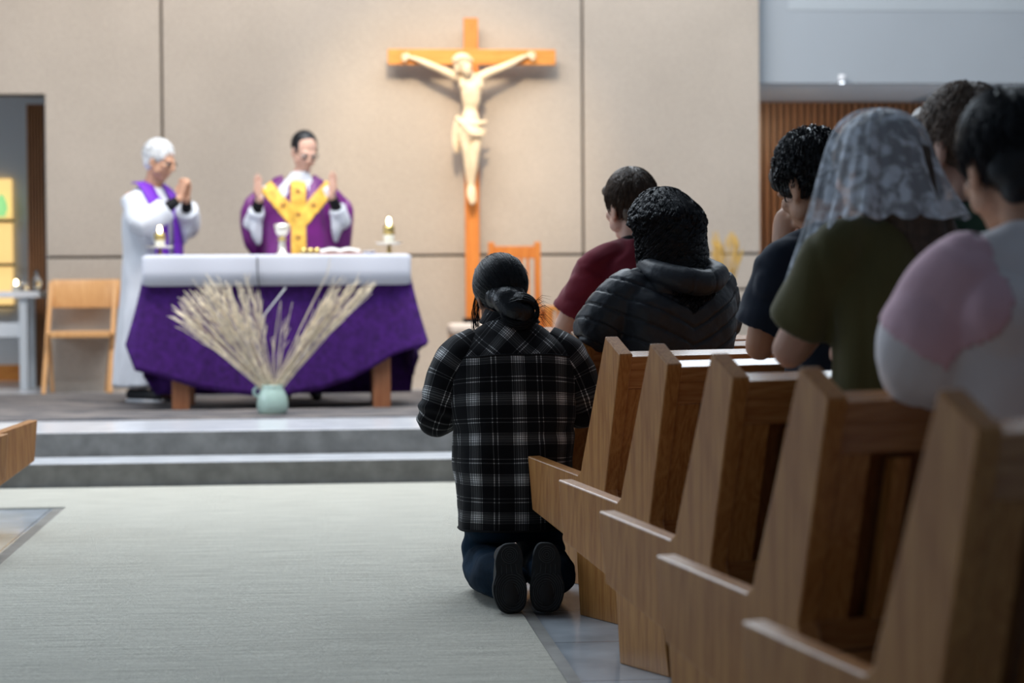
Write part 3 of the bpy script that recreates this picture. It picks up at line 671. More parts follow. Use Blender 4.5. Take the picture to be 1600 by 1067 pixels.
# presider's armchair (right, partly hidden)
def slat_back(r, x0, x1, z0, z1, n, y, d, m, rail=.09):
    bm = bmesh.new(); box(bm, x0, x1, y-d/2, y+d/2, z1-rail, z1); build('top_rail', bm, m, r, bevel=.003)
    bm = bmesh.new(); box(bm, x0, x1, y-d/2, y+d/2, z0, z0+.05); build('bottom_rail', bm, m, r, bevel=.003)
    for i in range(n):
        x = x0 + (i+1)*(x1-x0)/(n+1); bm = bmesh.new(); box(bm, x-.011, x+.011, y-.008, y+.008, z0+.05, z1-rail); build('spindle', bm, m, r, bevel=.002)
c = GZ(805, 624, ST); c = V((PY(805, 600, Yw-.75).x, Yw-.75, ST+.010))
r = empty('high_back_chair', (c.x, c.y, c.z), 0, 'tall spindle-back cherry chair beside the crucifix, behind the plaid shirt', 'chair')
hx = (PY(840, 400, c.y).x - PY(768, 400, c.y).x)/2; zt1 = PY(800, 378, c.y).z - c.z
for x in (-hx, hx):
    bm = bmesh.new(); box(bm, x-.022, x+.022, -.022, .022, 0, zt1); build('back_post', bm, M['cherry'], r, bevel=.003)
    bm = bmesh.new(); box(bm, x-.02, x+.02, -.46, -.42, 0, .44); build('leg', bm, M['cherry'], r, bevel=.003)
slat_back(r, -hx+.02, hx-.02, .5, zt1-.03, 5, 0, .022, M['cherry'])
bm = bmesh.new(); box(bm, -hx-.01, hx+.01, -.47, -.024, .385, .44); build('seat', bm, M['cherry'], r, bevel=.006)
def bench(name, px0, px1, pytop, Y, label, cushion, catg):
    x0, x1 = PY(px0, 500, Y).x, PY(px1, 500, Y).x; zt_ = PY((px0+px1)/2, pytop, Y).z - ST - .010; cx_ = (x0+x1)/2; h = (x1-x0)/2
    r = empty(name, (cx_, Y, ST+.010), 0, label, catg)
    for x in (-h+.02, h-.02):
        for y in (-.18, .18):
            bm = bmesh.new(); box(bm, x-.02, x+.02, y-.02, y+.02, 0, zt_-(.10 if cushion else .03)); build('leg', bm, M['cherry'], r, bevel=.003)
    if cushion:
        bm = bmesh.new(); box(bm, -h, h, -.2, .2, zt_-.18, zt_-.085); build('apron', bm, M['cherry_x'], r, bevel=.003)
        bm = bmesh.new(); box(bm, -h-.01, h+.01, -.21, .21, zt_-.085, zt_); build('cushion', bm, M['cream_fabric'], r, bevel=.03, seg=4, smooth=True)
    else:
        bm = bmesh.new(); box(bm, -h, h, -.2, .2, zt_-.035, zt_); build('top_board', bm, M['cherry_x'], r, bevel=.004)
        bm = bmesh.new(); box(bm, -h+.04, h-.04, -.19, -.17, .12, .16); build('bottom_rail', bm, M['cherry_x'], r, bevel=.002)
        for i in range(13):
            x = -h + (i+1)*2*h/14; bm = bmesh.new(); box(bm, x-.012, x+.012, -.19, -.17, .16, zt_-.035); build('spindle', bm, M['cherry'], r, bevel=.002)
    return r
bench('cushioned_stool', 703, 762, 505, Yw-1.25, 'cherry stool with cream cushion below the crucifix', True, 'stool')
bench('spindle_side_table', 848, 985, 477, Yw-1.1, 'low cherry table with spindled front behind the boy in maroon', False, 'table')
bench('spindle_stool', 596, 622, 590, Yw-1.5, 'small orange-brown stool just visible behind the right altar leg', False, 'stool') if False else None

# wheat bunch far right of the wall
p = V((PY(1138, 440, Yw-.5).x, Yw-.5, ST)); zt_ = PY(1138, 378, Yw-.5).z
r = empty('wheat_vase', (p.x, p.y, ST+.0), 0, 'tall bunch of golden wheat in a floor vase before the right wall end', 'vase')
bm = bmesh.new(); lathe(bm, [(.001, 0), (.07, 0), (.09, .15), (.06, .34), (.05, .42), (.045, .42), (.05, .34), (.001, .3)], 20); build('vase_body', bm, M['celadon'], r, True)
bm = bmesh.new()
for i in range(46):
    a = random.uniform(-.11, .11); t = V((a, random.uniform(-.06, .06), (zt_-ST)*random.uniform(.82, 1.0))); tube(bm, [V((a*.2, 0, .35)), V((a*.5, 0, .8)), t], [.003, .003, .003], 4, round_ends=False, sm=2)
    tube(bm, [t, t+V((a*.1, 0, .05)), t+V((a*.15, 0, .09))], [.004, .008, .002], 5, sm=1)
tag(build('wheat', bm, M['straw_gold'], r, True), kind='stuff')

# alcove furniture
Ya = Yd - .20
x1 = PY(14, 300, Ya).x; zt_, z1_ = PY(10, 278, Ya).z, PY(10, 481, Ya).z
r = empty('display_shelves', (x1-.35, Ya, z1_), 0, 'warmly lit display shelving at the far left edge', 'shelves')
bm = bmesh.new(); box(bm, -.35, .35, .15, .19, 0, zt_-z1_); build('back_panel', bm, M['lit_shelf'], r)
for i, py in enumerate((347, 416, 481)):
    z = PY(10, py, Ya).z - z1_; bm = bmesh.new(); box(bm, -.35, .37, -.02, .15, z, z+.025); build('shelf', bm, M['black'], r)
gx = PY(1, 322, Ya).x; gz = PY(10, 344, Ya).z
bm = bmesh.new(); lathe(bm, [(.001, 0), (.03, 0), (.055, .07), (.04, .14), (.015, .19), (.001, .19)], 20); o = build('green_vase', bm, M['green_glow'], None, True); o.location = (gx, Ya+.05, gz+.03)
tag(o, 'small green glass vase with added glow on the lit shelf at far left', 'vase')
Yt2 = Yw + .75
zt_ = PY(30, 455, Yt2).z; x1 = PY(72, 455, Yt2).x
r = empty('credence_table', (x1-.7, Yt2, ST), 0, 'white-topped side table standing in the left alcove', 'table')
bm = bmesh.new(); box(bm, -.7, .68, -.25, .35, zt_-ST-.05, zt_-ST); build('tabletop', bm, M['white_ceramic'], r, bevel=.006)
for x in (-.6, .55):
    for y in (-.18, .28):
        bm = bmesh.new(); box(bm, x-.03, x+.03, y-.03, y+.03, 0, zt_-ST-.05); build('leg', bm, M['plaster'], r, bevel=.004)
bm = bmesh.new(); box(bm, -.6, .55, -.20, -.16, zt_-ST-.35, zt_-ST-.24); build('stretcher', bm, M['plaster'], r, bevel=.004)
def gl(px, py, h, w, label, m):
    q = PY(px, py, Yt2-.08); bm = bmesh.new(); lathe(bm, [(.001, 0), (w, 0), (w*1.1, h*.5), (w*.45, h*.72), (w*.4, h), (w*.3, h), (.001, h*.6)], 16)
    o = build('cruet', bm, m, None, True); o.location = (q.x, Yt2-.08, zt_+.002); tag(o, label, 'cruet')
gl(57, 440, .16, .035, 'clear glass cruet at the right end of the alcove table', M['glassy'])
gl(38, 440, .10, .03, 'smaller glass cruet in the middle of the alcove table', M['glassy'])
q = PY(25, 436, Yt2)
r = empty('votive_candle', (q.x, Yt2, zt_+.001), 0, 'small glowing votive candle on the alcove table', 'candle')
bm = bmesh.new(); lathe(bm, [(.001, 0), (.03, 0), (.034, .05), (.03, .05), (.026, .008), (.001, .008)]); build('cup', bm, M['wax'], r, True)
bm = bmesh.new(); ell(bm, (0, 0, .06), (.012, .012, .026)); build('flame', bm, M['flame'], r, True)

# ---------------------------------------------------------------- people: shared anatomy
def head_parts(bm, Mx, s=1.0):
    """head facing +Y about its centre, carried by matrix Mx"""
    t = bmesh.new()
    ell(t, (0, -.014, .030), (.074, .094, .084), u=24, v=16); ell(t, (0, .022, -.030), (.062, .070, .082)); ell(t, (0, .052, -.088), (.032, .030, .024))
    ell(t, (0, .074, .022), (.052, .020, .014)); tube(t, [V((0, .090, .018)), V((0, .106, -.012)), V((0, .108, -.026))], [.009, .012, .013], 10)
    ell(t, (.012, .098, -.030), (.009, .010, .008)); ell(t, (-.012, .098, -.030), (.009, .010, .008))
    ell(t, (0, .090, -.056), (.022, .009, .006)); ell(t, (0, .088, -.066), (.019, .010, .007))
    for sx in (-1, 1):
        ell(t, (sx*.038, .062, -.018), (.022, .022, .022)); ell(t, (sx*.055, .02, -.055), (.014, .035, .03))
        ell(t, (sx*.076, -.008, -.012), (.009, .022, .033), Matrix.Rotation(R(18*sx), 3, 'Z')); ell(t, (sx*.073, .002, -.036), (.008, .012, .014))
    bmesh.ops.transform(t, matrix=Mx @ Matrix.Scale(s, 4), verts=t.verts)
    me = bpy.data.meshes.new('h'); t.to_mesh(me); t.free(); bm.from_mesh(me); bpy.data.meshes.remove(me)
def hand(bm, wr, d, n, side, curl=.5, s=1.0, spread=.0):
    """wr wrist, d finger direction, n palm normal, side=+1/-1 thumb side via cross product"""
    wr = V(wr); d = V(d).normalized(); n = V(n).normalized(); n = (n - d*n.dot(d)).normalized(); x = d.cross(n)*side
    tube(bm, [wr, wr+d*.045*s, wr+d*.088*s], [.026*s, .036*s, .038*s], 12, flat=.42, up=n)
    for i, (o, l) in enumerate(((.030, .074), (.010, .084), (-.010, .077), (-.029, .060))):
        b = wr + d*(.084-.005*abs(i-1.2))*s + x*o*s; dd = (d + x*spread*(o/.03)).normalized(); p = [b]; ang = curl*.35
        for seg in (.45, .32, .23):
            q = dd*cos(ang) + n*sin(ang); p.append(p[-1] + q*l*seg*s); ang += curl*.75
        tube(bm, p, [.0095*s, .0088*s, .0080*s, .0068*s], 8, sm=2)
    b = wr + d*.022*s + x*.026*s
    tube(bm, [b, b+(x*.75+d*.65+n*.25).normalized()*.042*s, b+(x*.75+d*.65+n*.25).normalized()*.042*s+(x*.25+d*.9+n*.3).normalized()*.034*s], [.013*s, .011*s, .0085*s], 8, sm=3)
def ridge(co, s, seed): return .5 - min(1, abs(nz(co, s, seed))*3.2)
def wrinkle(amp=.006, s=(5, 5, 9), seed=0, fine=.3):
    return lambda co, n: amp*1.6*nz(co, s, seed) - amp*.9*ridge(co, tuple(a*1.3 for a in s), seed+2) + amp*fine*nz(co, tuple(a*2.7 for a in s), seed+5)
def strand(bm, pts, r=.0016, n=3):
    P = [V(p) for p in pts]; rs = []
    for i, p in enumerate(P):
        t = (P[min(i+1, len(P)-1)]-P[max(i-1, 0)]); t = t.normalized() if t.length > 1e-6 else V((0, 0, 1)); x = t.cross(V((.3, .5, .81))).normalized(); y = t.cross(x)
        k = r*(1 if i < len(P)-1 else .25); rs.append([p + (x*cos(2*pi*j/n) + y*sin(2*pi*j/n))*k for j in range(n)])
    rings(bm, rs, cap=False)
def short_hair(name, Hm, mt, parent, vol=.012, fwd=.0, fringe=.0, seed=1, curly=0.0, nst=900, length=.05, nape=-.06, side_cut=.0):
    """cap of hair with strands; Hm is the head matrix"""
    rr = random.Random(seed)
    bm = bmesh.new()
    t = bmesh.new(); ell(t, (0, -.020+fwd, .038-fwd*.2), (.077+vol*.6, .093+vol*.6, .086+vol), u=28, v=18); ell(t, (0, -.052, -.005), (.066+vol*.5, .056+vol*.4, .075), u=20, v=14)
    ell(t, (0, -.050, nape+.01), (.050, .040, .035)); 
    if fringe: ell(t, (0, .058, .068), (.060, .040+fringe*.016, .036))
    for sx in (-1, 1): ell(t, (sx*.062, -.012, .030), (.014+vol*.4, .048, .046))
    bmesh.ops.transform(t, matrix=Hm, verts=t.verts); me = bpy.data.meshes.new('h'); t.to_mesh(me); t.free(); bm.from_mesh(me); bpy.data.meshes.remove(me)
    am = .004 + curly*.007
    o = blob(name, bm, mt, parent, .006, 3, lambda co, n: am*nz(co, (28+20*curly,)*3, seed))
    # strands
    sb = bmesh.new(); C0 = V((0, -.020+fwd, .036)); E = V((.080+vol*.6, .097+vol*.6, .089+vol))
    for i in range(nst):
        th = rr.uniform(0, 2*pi); ph = rr.uniform(-.55, 1.0)*pi/2 if cos(th+pi/2) else 0
        dirn = V((cos(th)*cos(ph), sin(th)*cos(ph), sin(ph)))
        if dirn.y > .45 and dirn.z < .35: continue
        if abs(dirn.x) > .6 and dirn.z < -.25 and dirn.y > -.2: continue
        p = C0 + V((dirn.x*E.x, dirn.y*E.y, dirn.z*E.z)); fl = V((dirn.x*.8, (dirn.y*1.0 + (.5 if fringe else 0)), -.9)); fl = (fl - dirn*fl.dot(dirn)).normalized()
        pts = [p - dirn*.004]; w0 = rr.uniform(0, 6)
        for k in range(1, 6):
            q = dirn.copy(); step = length*k/5
            a = p + fl*step; dd = (a - C0); sc_ = sqrt((dd.x/E.x)**2+(dd.y/E.y)**2+(dd.z/E.z)**2); a = C0 + dd/sc_*(1.0+.012*rr.random()+.012*k/5)
            if curly: a += V((sin(w0+k*1.9), cos(w0+k*1.7), sin(w0*2+k*2.1)))*.006*curly
            pts.append(a)
        strand(sb, [Hm @ a for a in pts], .0015)
    me = bpy.data.meshes.new('s'); sb.to_mesh(me); sb.free(); b2 = bmesh.new(); b2.from_mesh(o.data); b2.from_mesh(me); b2.to_mesh(o.data); b2.free(); bpy.data.meshes.remove(me)
    for p in o.data.polygons: p.use_smooth = True
    return o
def HM(c, yaw=0, pitch=0, roll=0):
    return Matrix.Translation(c) @ Matrix.Rotation(yaw, 4, 'Z') @ Matrix.Rotation(-pitch, 4, 'X') @ Matrix.Rotation(roll, 4, 'Y')

def kneeler(px, row, u, label, H=1.75, k=.125, lean=8, hy=0, hp=15, hr=0, turn=0, elbL=None, elbR=None, zc=None, broad=1.0, skin='skin_light', loc=None, rz=None, hand_up=False, hdx=0, extra_c=0):
    """kneeling body on the pew kneeler, returns root and joints (local, +y forward, z from floor)"""
    s = H/1.75
    if loc is None: p = row_point(row, px, u); loc = (p.x, p.y, 0)
    r = empty('person', loc, (PH if rz is None else rz) + R(turn), label, 'person')
    J = {}
    P = V((0, -.05, k+.47*s)); d = V((0, sin(R(lean)), cos(R(lean))))
    J['P'] = P; J['C'] = P + d*.30*s; J['S'] = P + d*.46*s; J['N'] = P + d*.52*s; J['d'] = d
    hc = J['N'] + V((hdx, sin(R(lean+hp*.6)), cos(R(lean+hp*.6))))*.145*s + V((0, .015, 0)) + V((0, 0, extra_c))
    J['H'] = HM(hc, R(hy), R(hp), R(hr)) @ Matrix.Scale(s*1.02, 4); J['hc'] = hc
    bm = bmesh.new()
    head_parts(bm, J['H'])
    tube(bm, [J['N']-d*.06, J['N']+V((0, 0, .01)), J['H'] @ V((0, -.02, -.03))], [.062*s, .052*s, .054*s], 14)
    sw = .175*s*broad
    torso(bm, [(0, P.y, P.z-.08, .13*s, .09*s, 0), (0, P.y, P.z+.05, .12*s, .085*s, 0), (0, J['C'].y, J['C'].z, .14*s, .09*s, lean), (0, J['S'].y, J['S'].z, .15*s, .07*s, lean), (0, J['N'].y, J['N'].z, .05*s, .05*s, lean)], sm=3)
    J['sh'] = {}; J['el'] = {}; J['wr'] = {}
    for sx, e in ((-1, elbL), (1, elbR)):
        S = J['S'] + V((sx*sw, 0, -.02)); E_ = V(e) if e else V((sx*.235*s, .13, .845)); Wr = V((sx*.045, E_.y+.10, E_.z+.24*s)) if hand_up else V((sx*.05, E_.y+.02, E_.z+.07*s))
        J['sh'][sx], J['el'][sx], J['wr'][sx] = S, E_, Wr
        tube(bm, [S, S.lerp(E_, .5), E_, E_.lerp(Wr, .3), Wr], [.050*s, .045*s, .038*s, .040*s, .025*s], 12, sm=4)
        hand(bm, Wr, (-sx*.18, .05, 1) if hand_up else (-sx*.4, 1, .1), (-sx, .25, 0), 1 if sx > 0 else -1, .55, s)
        hip, kn, an = V((sx*.085, P.y, P.z)), V((sx*.10, .01, k+.055)), V((sx*.09, -.40*s, k+.035))
        tube(bm, [hip, hip.lerp(kn, .5)+V((0, .02, 0)), kn], [.085*s, .072*s, .055*s], 12); tube(bm, [kn, kn.lerp(an, .4)+V((0, 0, .0)), an], [.052*s, .052*s, .035*s], 12)
        tube(bm, [an, an+V((0, -.06, .01)), an+V((0, -.09, -.07))], [.036*s, .036*s, .03*s], 10)
    b = blob('body', bm, M[skin], r, .0065, 3)
    # trousers
    bm = bmesh.new()
    torso(bm, [(0, P.y, P.z+.10, .150*s, .105*s, 0), (0, P.y, P.z, .170*s, .125*s, 0), (0, P.y, P.z-.09, .165*s, .12*s, 0)], sm=3)
    for sx in (-1, 1):
        hip, kn, an = V((sx*.085, P.y, P.z-.04)), V((sx*.10, .01, k+.068)), V((sx*.09, -.40*s, k+.045))
        tube(bm, [hip, hip.lerp(kn, .5)+V((0, .01, 0)), kn], [.10*s, .088*s, .070*s], 14); tube(bm, [kn, kn.lerp(an, .5), an], [.066*s, .064*s, .050*s], 14, flat=.9)
    blob('trousers', bm, M['jeans'], r, .009, 4, wrinkle(.007, (9, 9, 12), 3))
    for sx in (-1, 1):
        bm = bmesh.new(); an = V((sx*.09, -.41*s, k+.03)); tube(bm, [an+V((0, .0, .01)), an+V((0, -.09, -.02)), an+V((0, -.11, -.085))], [.042, .042, .030], 12); blob('shoe', bm, M['shoe'], r, .007, 3)
    J['s'] = s; J['k'] = k; J['sw'] = sw
    return r, J, b

def shirt_blob(name, r, J, mt, sleeve='short', loose=1.0, hem=-.14, wr=None, long_r=None, voxel=.008, collar=True, extra=None, sh_lift=0.0, smooth=5):
    s = J['s']; P, C, S, N_, d = J['P'], J['C'], J['S'], J['N'], J['d']; lean = math.degrees(math.asin(d.y)); w_ = J['sw']/.175
    bm = bmesh.new(); l = loose
    torso(bm, [(0, P.y-.005, P.z+hem*s, .178*s*l, .130*s*l, 0), (0, P.y-.005, P.z-.02, .172*s*l, .128*s*l, 0), (0, P.y+.03, P.z+.12*s, .158*s*l, .115*s*l, lean*.7),
               (0, C.y-.01, C.z, .176*w_*l, .122*s*l, lean), (0, C.y-.012, C.z+.09*s, .184*w_*l, .112*s*l, lean), (0, S.y-.01, S.z+.015, .160*w_*l, .082*s, lean), (0, N_.y-.008, N_.z+.000, .095*s, .066*s, lean), (0, N_.y, N_.z+.028, .064*s, .060*s, lean)], sm=4, n=36)
    for sx in (-1, 1):
        A, E_, Wr = J['sh'][sx], J['el'][sx], J['wr'][sx]
        A = A + V((-sx*.012, -.004, .0+sh_lift)); nb = N_ + V((sx*.05, -.005, -.012))
        tube(bm, [nb, nb.lerp(A, .55)+V((0, 0, .006)), A], [.050*s, .058*s, .066*s*l], 14, sm=3)
        if sleeve == 'short':
            tube(bm, [A, A.lerp(E_, .35), A.lerp(E_, .74)], [.074*s*l, .076*s*l, .080*s*l], 18, round_ends=False, sm=4)
        else:
            k = long_r or .062
            tube(bm, [A, A.lerp(E_, .5)+V((sx*.008, 0, -.01)), E_, E_.lerp(Wr, .35), E_.lerp(Wr, .9)], [.074*s*l, k*1.12*l, k*1.02*l, k*.92, k*.62], 18, round_ends=True, sm=5)
    if extra: extra(bm)
    return blob(name, bm, mt, r, voxel, smooth, wr or wrinkle(.007, (6, 6, 8), 1))

# ---------------------------------------------------------------- boy in maroon
r, J, b = kneeler(990, -2, .66, 'boy with short brown hair in a maroon t-shirt kneeling foremost on the right', H=1.83, lean=4, hp=8, hy=4, hr=-3, elbL=(-.235, .12, .85), elbR=(.2, .12, .85), skin='skin_light')
sh = shirt_blob('tshirt', r, J, M['maroon'])
short_hair('hair', J['H'], M['hair_brown'], r, .016, 0, .6, 3, .15, 1500, .05)
bm = bmesh.new(); N_ = J['N']; rs = []
for t, rr in ((0, .062), (.5, .060), (1, .056)): rs.append([V((cos(2*pi*j/28)*rr, N_.y+.006+sin(2*pi*j/28)*rr*.95, N_.z+.012+.022*t-sin(2*pi*j/28)*.012)) for j in range(28)])
rings(bm, rs, cap=False); o = build('black_neckband', bm, M['black'], r, True); o.modifiers.new('s', 'SOLIDIFY').thickness = .004

# ---------------------------------------------------------------- woman in the quilted jacket
r, J, b = kneeler(1056, -1, .66, 'woman with long wavy black hair in a dark quilted hooded jacket', H=1.67, lean=9, hp=14, hy=-2, elbL=(-.235, .12, .868), elbR=(.225, .12, .868), skin='skin_tan', broad=1.1, hdx=-.02)
def quilt(co, n):
    v = (co.z - .52*abs(co.x+.02) + .012*nz(co, (6, 6, 6), 4)) / .062
    g = abs(v - round(v)); d_ = -.009*max(0, 1-g/.09)
    return d_ + .010*nz(co, (7, 7, 7), 2) + .0035*nz(co, (26, 26, 26), 6)
sh = shirt_blob('jacket', r, J, M['jacket'], 'long', 1.16, -.16, quilt, .075, voxel=.006, smooth=3)
bm = bmesh.new(); S, N_ = J['S'], J['N']
for t in range(9):                                            # hood folded on the upper back
    a = pi*t/8; pass
pts = [V((-.10, .03, N_.z+.015)), V((-.115, -.07, N_.z-.01)), V((-.06, -.135, N_.z-.035)), V((0, -.15, N_.z-.045)), V((.06, -.135, N_.z-.035)), V((.115, -.07, N_.z-.01)), V((.10, .03, N_.z+.015))]
tube(bm, pts, [.034, .040, .044, .046, .044, .040, .034], 14, sm=4)
torso(bm, [(0, S.y-.095, N_.z-.20, .03, .02, 4), (0, S.y-.100, N_.z-.165, .085, .034, 4), (0, S.y-.098, N_.z-.11, .125, .044, 4), (0, S.y-.09, N_.z-.05, .14, .05, 4), (0, S.y-.07, N_.z+.0, .12, .05, 4)], sm=4)
blob('hood', bm, M['jacket'], r, .006, 4, lambda co, n: .006*nz(co, (12, 12, 12), 3) - .005*max(0, 1-abs(abs(co.x)-.045)/.006))
# long wavy hair
def long_hair(name, J, mt, r, W=.118, drop=.20, seed=1, n=900, wave=.012, top=.02, back=.055):
    H_, hc = J['H'], J['hc']; rr = random.Random(seed); bm = bmesh.new()
    t = bmesh.new(); ell(t, (0, -.022, .040), (.088, .102, .096+top*.3), u=28, v=18); bmesh.ops.transform(t, matrix=H_, verts=t.verts); me = bpy.data.meshes.new('h'); t.to_mesh(me); t.free(); bm.from_mesh(me)
    torso(bm, [(0, hc.y-.055, hc.z+.07, .075, .065, 0), (0, hc.y-.055, hc.z+.0, W*.84, .074, 0), (0, hc.y-.06, hc.z-.07, W*.93, .070, 0), (0, hc.y-.085, hc.z-.13, W*.95, .055, 0), (0, hc.y-.125, hc.z-drop*.95, W*.9, .04, 0)], p=2.1, sm=4)
    o = blob(name, bm, mt, r, .007, 4, lambda co, n_: .012*nz(co, (18, 18, 12), seed) + .006*nz(co, (50, 50, 22), seed))
    sb = bmesh.new()
    for i in range(n):
        if i % 16 == 0: la, le, lw, ll = rr.uniform(pi*.84, pi*2.16), rr.uniform(.1, 1.35), rr.uniform(0, 6), rr.uniform(.75, 1.25)
        a = la + rr.gauss(0, .035); e0 = le + rr.gauss(0, .05)
        p0 = H_ @ V((cos(a)*cos(e0)*.10, -.022+sin(a)*cos(e0)*.115, .04+sin(e0)*.112))
        endw = W*rr.uniform(1.0, 1.12); p1 = V((cos(a)*endw, hc.y-.06+sin(a)*.086, hc.z-.03)); p2 = V((cos(a)*endw*1.03, hc.y-.078+sin(a)*.078, hc.z-.12)); L_ = drop*ll*rr.uniform(.94, 1.05)
        p3 = V((cos(a)*endw*1.05+rr.uniform(-.012, .012), hc.y-.135+sin(a)*.085, hc.z-L_))
        w0 = lw + rr.gauss(0, .25); q = cat([p0, p0.lerp(p1, .5)*1.0+V((cos(a)*.022, sin(a)*.02, .02)), p1, p2, p3], 10)
        pts = []
        for k, c in enumerate(q):
            t_ = k/len(q); wv = wave*min(1, max(0, t_-.12)*2.6); pts.append(V(c) + V((cos(a+pi/2)*sin(w0+k*.95)*wv + cos(a)*(.006+.010*cos(w0+k*.95)), sin(w0+k*.95+1.3)*wv*.7 + sin(a)*.008, 0)))
        strand(sb, pts, .0020)
    b2 = bmesh.new(); b2.from_mesh(o.data); me = bpy.data.meshes.new('s'); sb.to_mesh(me); sb.free(); b2.from_mesh(me); b2.to_mesh(o.data); b2.free()
    for p in o.data.polygons: p.use_smooth = True
    return o
long_hair('hair', J, M['hair_black'], r, .106, .235, 5, 3400, .012)

# ---------------------------------------------------------------- boy in navy
r, J, b = kneeler(1315, 1, .68, 'person with curly black hair in a navy t-shirt, bowed face on their hands', H=1.80, lean=9, hp=30, hy=8, hdx=-.04, elbL=(-.185, .11, .842), elbR=(.16, .12, .842), skin='skin_tan', hand_up=True)
shirt_blob('tshirt', r, J, M['navy'])
short_hair('hair', J['H'], M['hair_black'], r, .020, 0, .8, 11, 1.0, 1500, .045)

# ---------------------------------------------------------------- veiled person
r, J, b = kneeler(1378, 2, .68, 'person in an olive t-shirt wearing a white lace veil over long brown hair', H=1.72, k=.14, lean=3, hp=8, hy=4, elbL=(-.165, .12, .86), elbR=(.17, .12, .86), skin='skin_light', broad=.88, hdx=-.035)
def olive_w(co, n): return .014*nz(co, (7, 7, 2.5), 9) + .009*nz(co, (16, 16, 3), 2) - .007*ridge(co, (8, 8, 2.5), 4)
sh = shirt_blob('tshirt', r, J, M['olive'], 'short', .94, -.16, olive_w, sh_lift=.045)
H_, hc = J['H'], J['hc']
bm = bmesh.new(); t = bmesh.new(); ell(t, (0, -.012, .030), (.094, .106, .100), u=28, v=18); ell(t, (0, -.03, -.05), (.088, .075, .07), u=28, v=18); bmesh.ops.transform(t, matrix=H_, verts=t.verts); me = bpy.data.meshes.new('h'); t.to_mesh(me); t.free(); bm.from_mesh(me)
torso(bm, [(.01, hc.y-.06, hc.z+.05, .078, .06, 0), (.02, hc.y-.07, hc.z-.05, .085, .065, 0), (.055, hc.y-.09, hc.z-.14, .085, .05, 0), (.085, hc.y-.125, hc.z-.24, .075, .036, 0), (.09, hc.y-.150, hc.z-.36, .070, .028, 0), (.09, hc.y-.150, hc.z-.46, .055, .018, 0)], sm=5)
o = blob('long_hair', bm, M['hair_brown'], r, .007, 4, lambda co, n: .006*nz(co, (60, 60, 4), 2))
# veil: draped dome with folds
bm = bmesh.new(); rows = []; nA = 110; RV = random.Random(4)
apex = H_ @ V((0, -.02, .135))
prof = [(0, 0), (.03, -.002), (.06, -.012), (.085, -.032), (.100, -.062), (.110, -.10), (.122, -.145), (.138, -.19), (.155, -.235)]
prof = cat(prof, 4)
for j, (pr, pz) in enumerate(prof):
    ring = []; t = j/(len(prof)-1)
    for i in range(nA+1):
        a = -.62*pi + (2*pi-.0)*0 + (1.24*pi+ .42*pi)*i/nA - .30*pi     # opening left at the face
        a = pi*.80 + (1.40*pi)*i/nA                                       # from left-front, round the back, to right-front
        front = max(0, 1 - i/nA/.22)                                      # the long left lappet
        f = 1 + t*t*(.10*sin(a*7+1)+.07*sin(a*13+2)+.05*sin(a*23))
        rx = max(pr, .001)*f; L_ = pz*(1.0 + 1.15*front*t) - .014*t*abs(sin(a*9))
        x = cos(a)*rx*(.98 + .10*t); y = sin(a)*rx*(1.12)
        if front: x -= .05*front*t*t; y += .01*front*t
        if t > .6: x += .03*(t-.6)*(1 if x > 0 else 0)
        ring.append(bm.verts.new(V((apex.x+x, apex.y-.012*t+y, apex.z+L_))))
    rows.append(ring)
for a, b2 in zip(rows, rows[1:]):
    for i in range(nA): bm.faces.new((a[i], a[i+1], b2[i+1], b2[i]))
build('lace_veil', bm, M['lace'], r, True)

# ---------------------------------------------------------------- boy in green (beyond)
r, J, b = kneeler(1515, 2, .68, 'boy with short light brown hair in a dark green shirt beyond the nearest person', H=1.83, lean=5, hp=6, hy=12, skin='skin_light')
shirt_blob('tshirt', r, J, M['green_tee'])
short_hair('hair', J['H'], M['hair_light'], r, .014, 0, .5, 8, .5, 1300, .04)
bm = bmesh.new(); N_ = J['N']; rs = []
for t, rr in ((0, .066), (1, .060)): rs.append([V((cos(2*pi*j/28)*rr, N_.y+.004+sin(2*pi*j/28)*rr*.95, N_.z+.010+.02*t)) for j in range(28)])
rings(bm, rs, cap=False); o = build('black_neckband', bm, M['black'], r, True); o.modifiers.new('s', 'SOLIDIFY').thickness = .004

# ---------------------------------------------------------------- nearest person
r, J, b = kneeler(1640, 3, .68, 'nearest person, short black hair, loose pink and off-white blouse, at the right frame edge', H=1.70, lean=10, hp=20, hy=-12, hdx=-.05, extra_c=.01, elbL=(-.20, .11, .862), elbR=(.21, .12, .862), skin='skin_tan', broad=1.12)
def bl(co, n): return .016*nz(co, (5, 5, 4), 3) - .012*ridge(co, (5, 5, 3.5), 8) + .006*nz(co, (13, 13, 9), 8)
sh = shirt_blob('blouse', r, J, M['blouse_white'], 'long', 1.14, -.16, bl, .078, voxel=.008, sh_lift=.012)
A_, E_ = J['sh'][-1], J['el'][-1]
def pink(c, n):
    t = (c-A_).dot(E_-A_)/(E_-A_).length_squared; q = c - (A_ + (E_-A_)*t)
    return -.55 < t < .74 + q.x*1.2 and q.x < -.004 - .06*t and q.length < .15
applique('pink_sleeve_panel', sh, pink, .0035, M['blouse_pink'], r)
short_hair('hair', J['H'], M['hair_black'], r, .020, 0, .7, 21, .1, 1800, .05, nape=-.075)

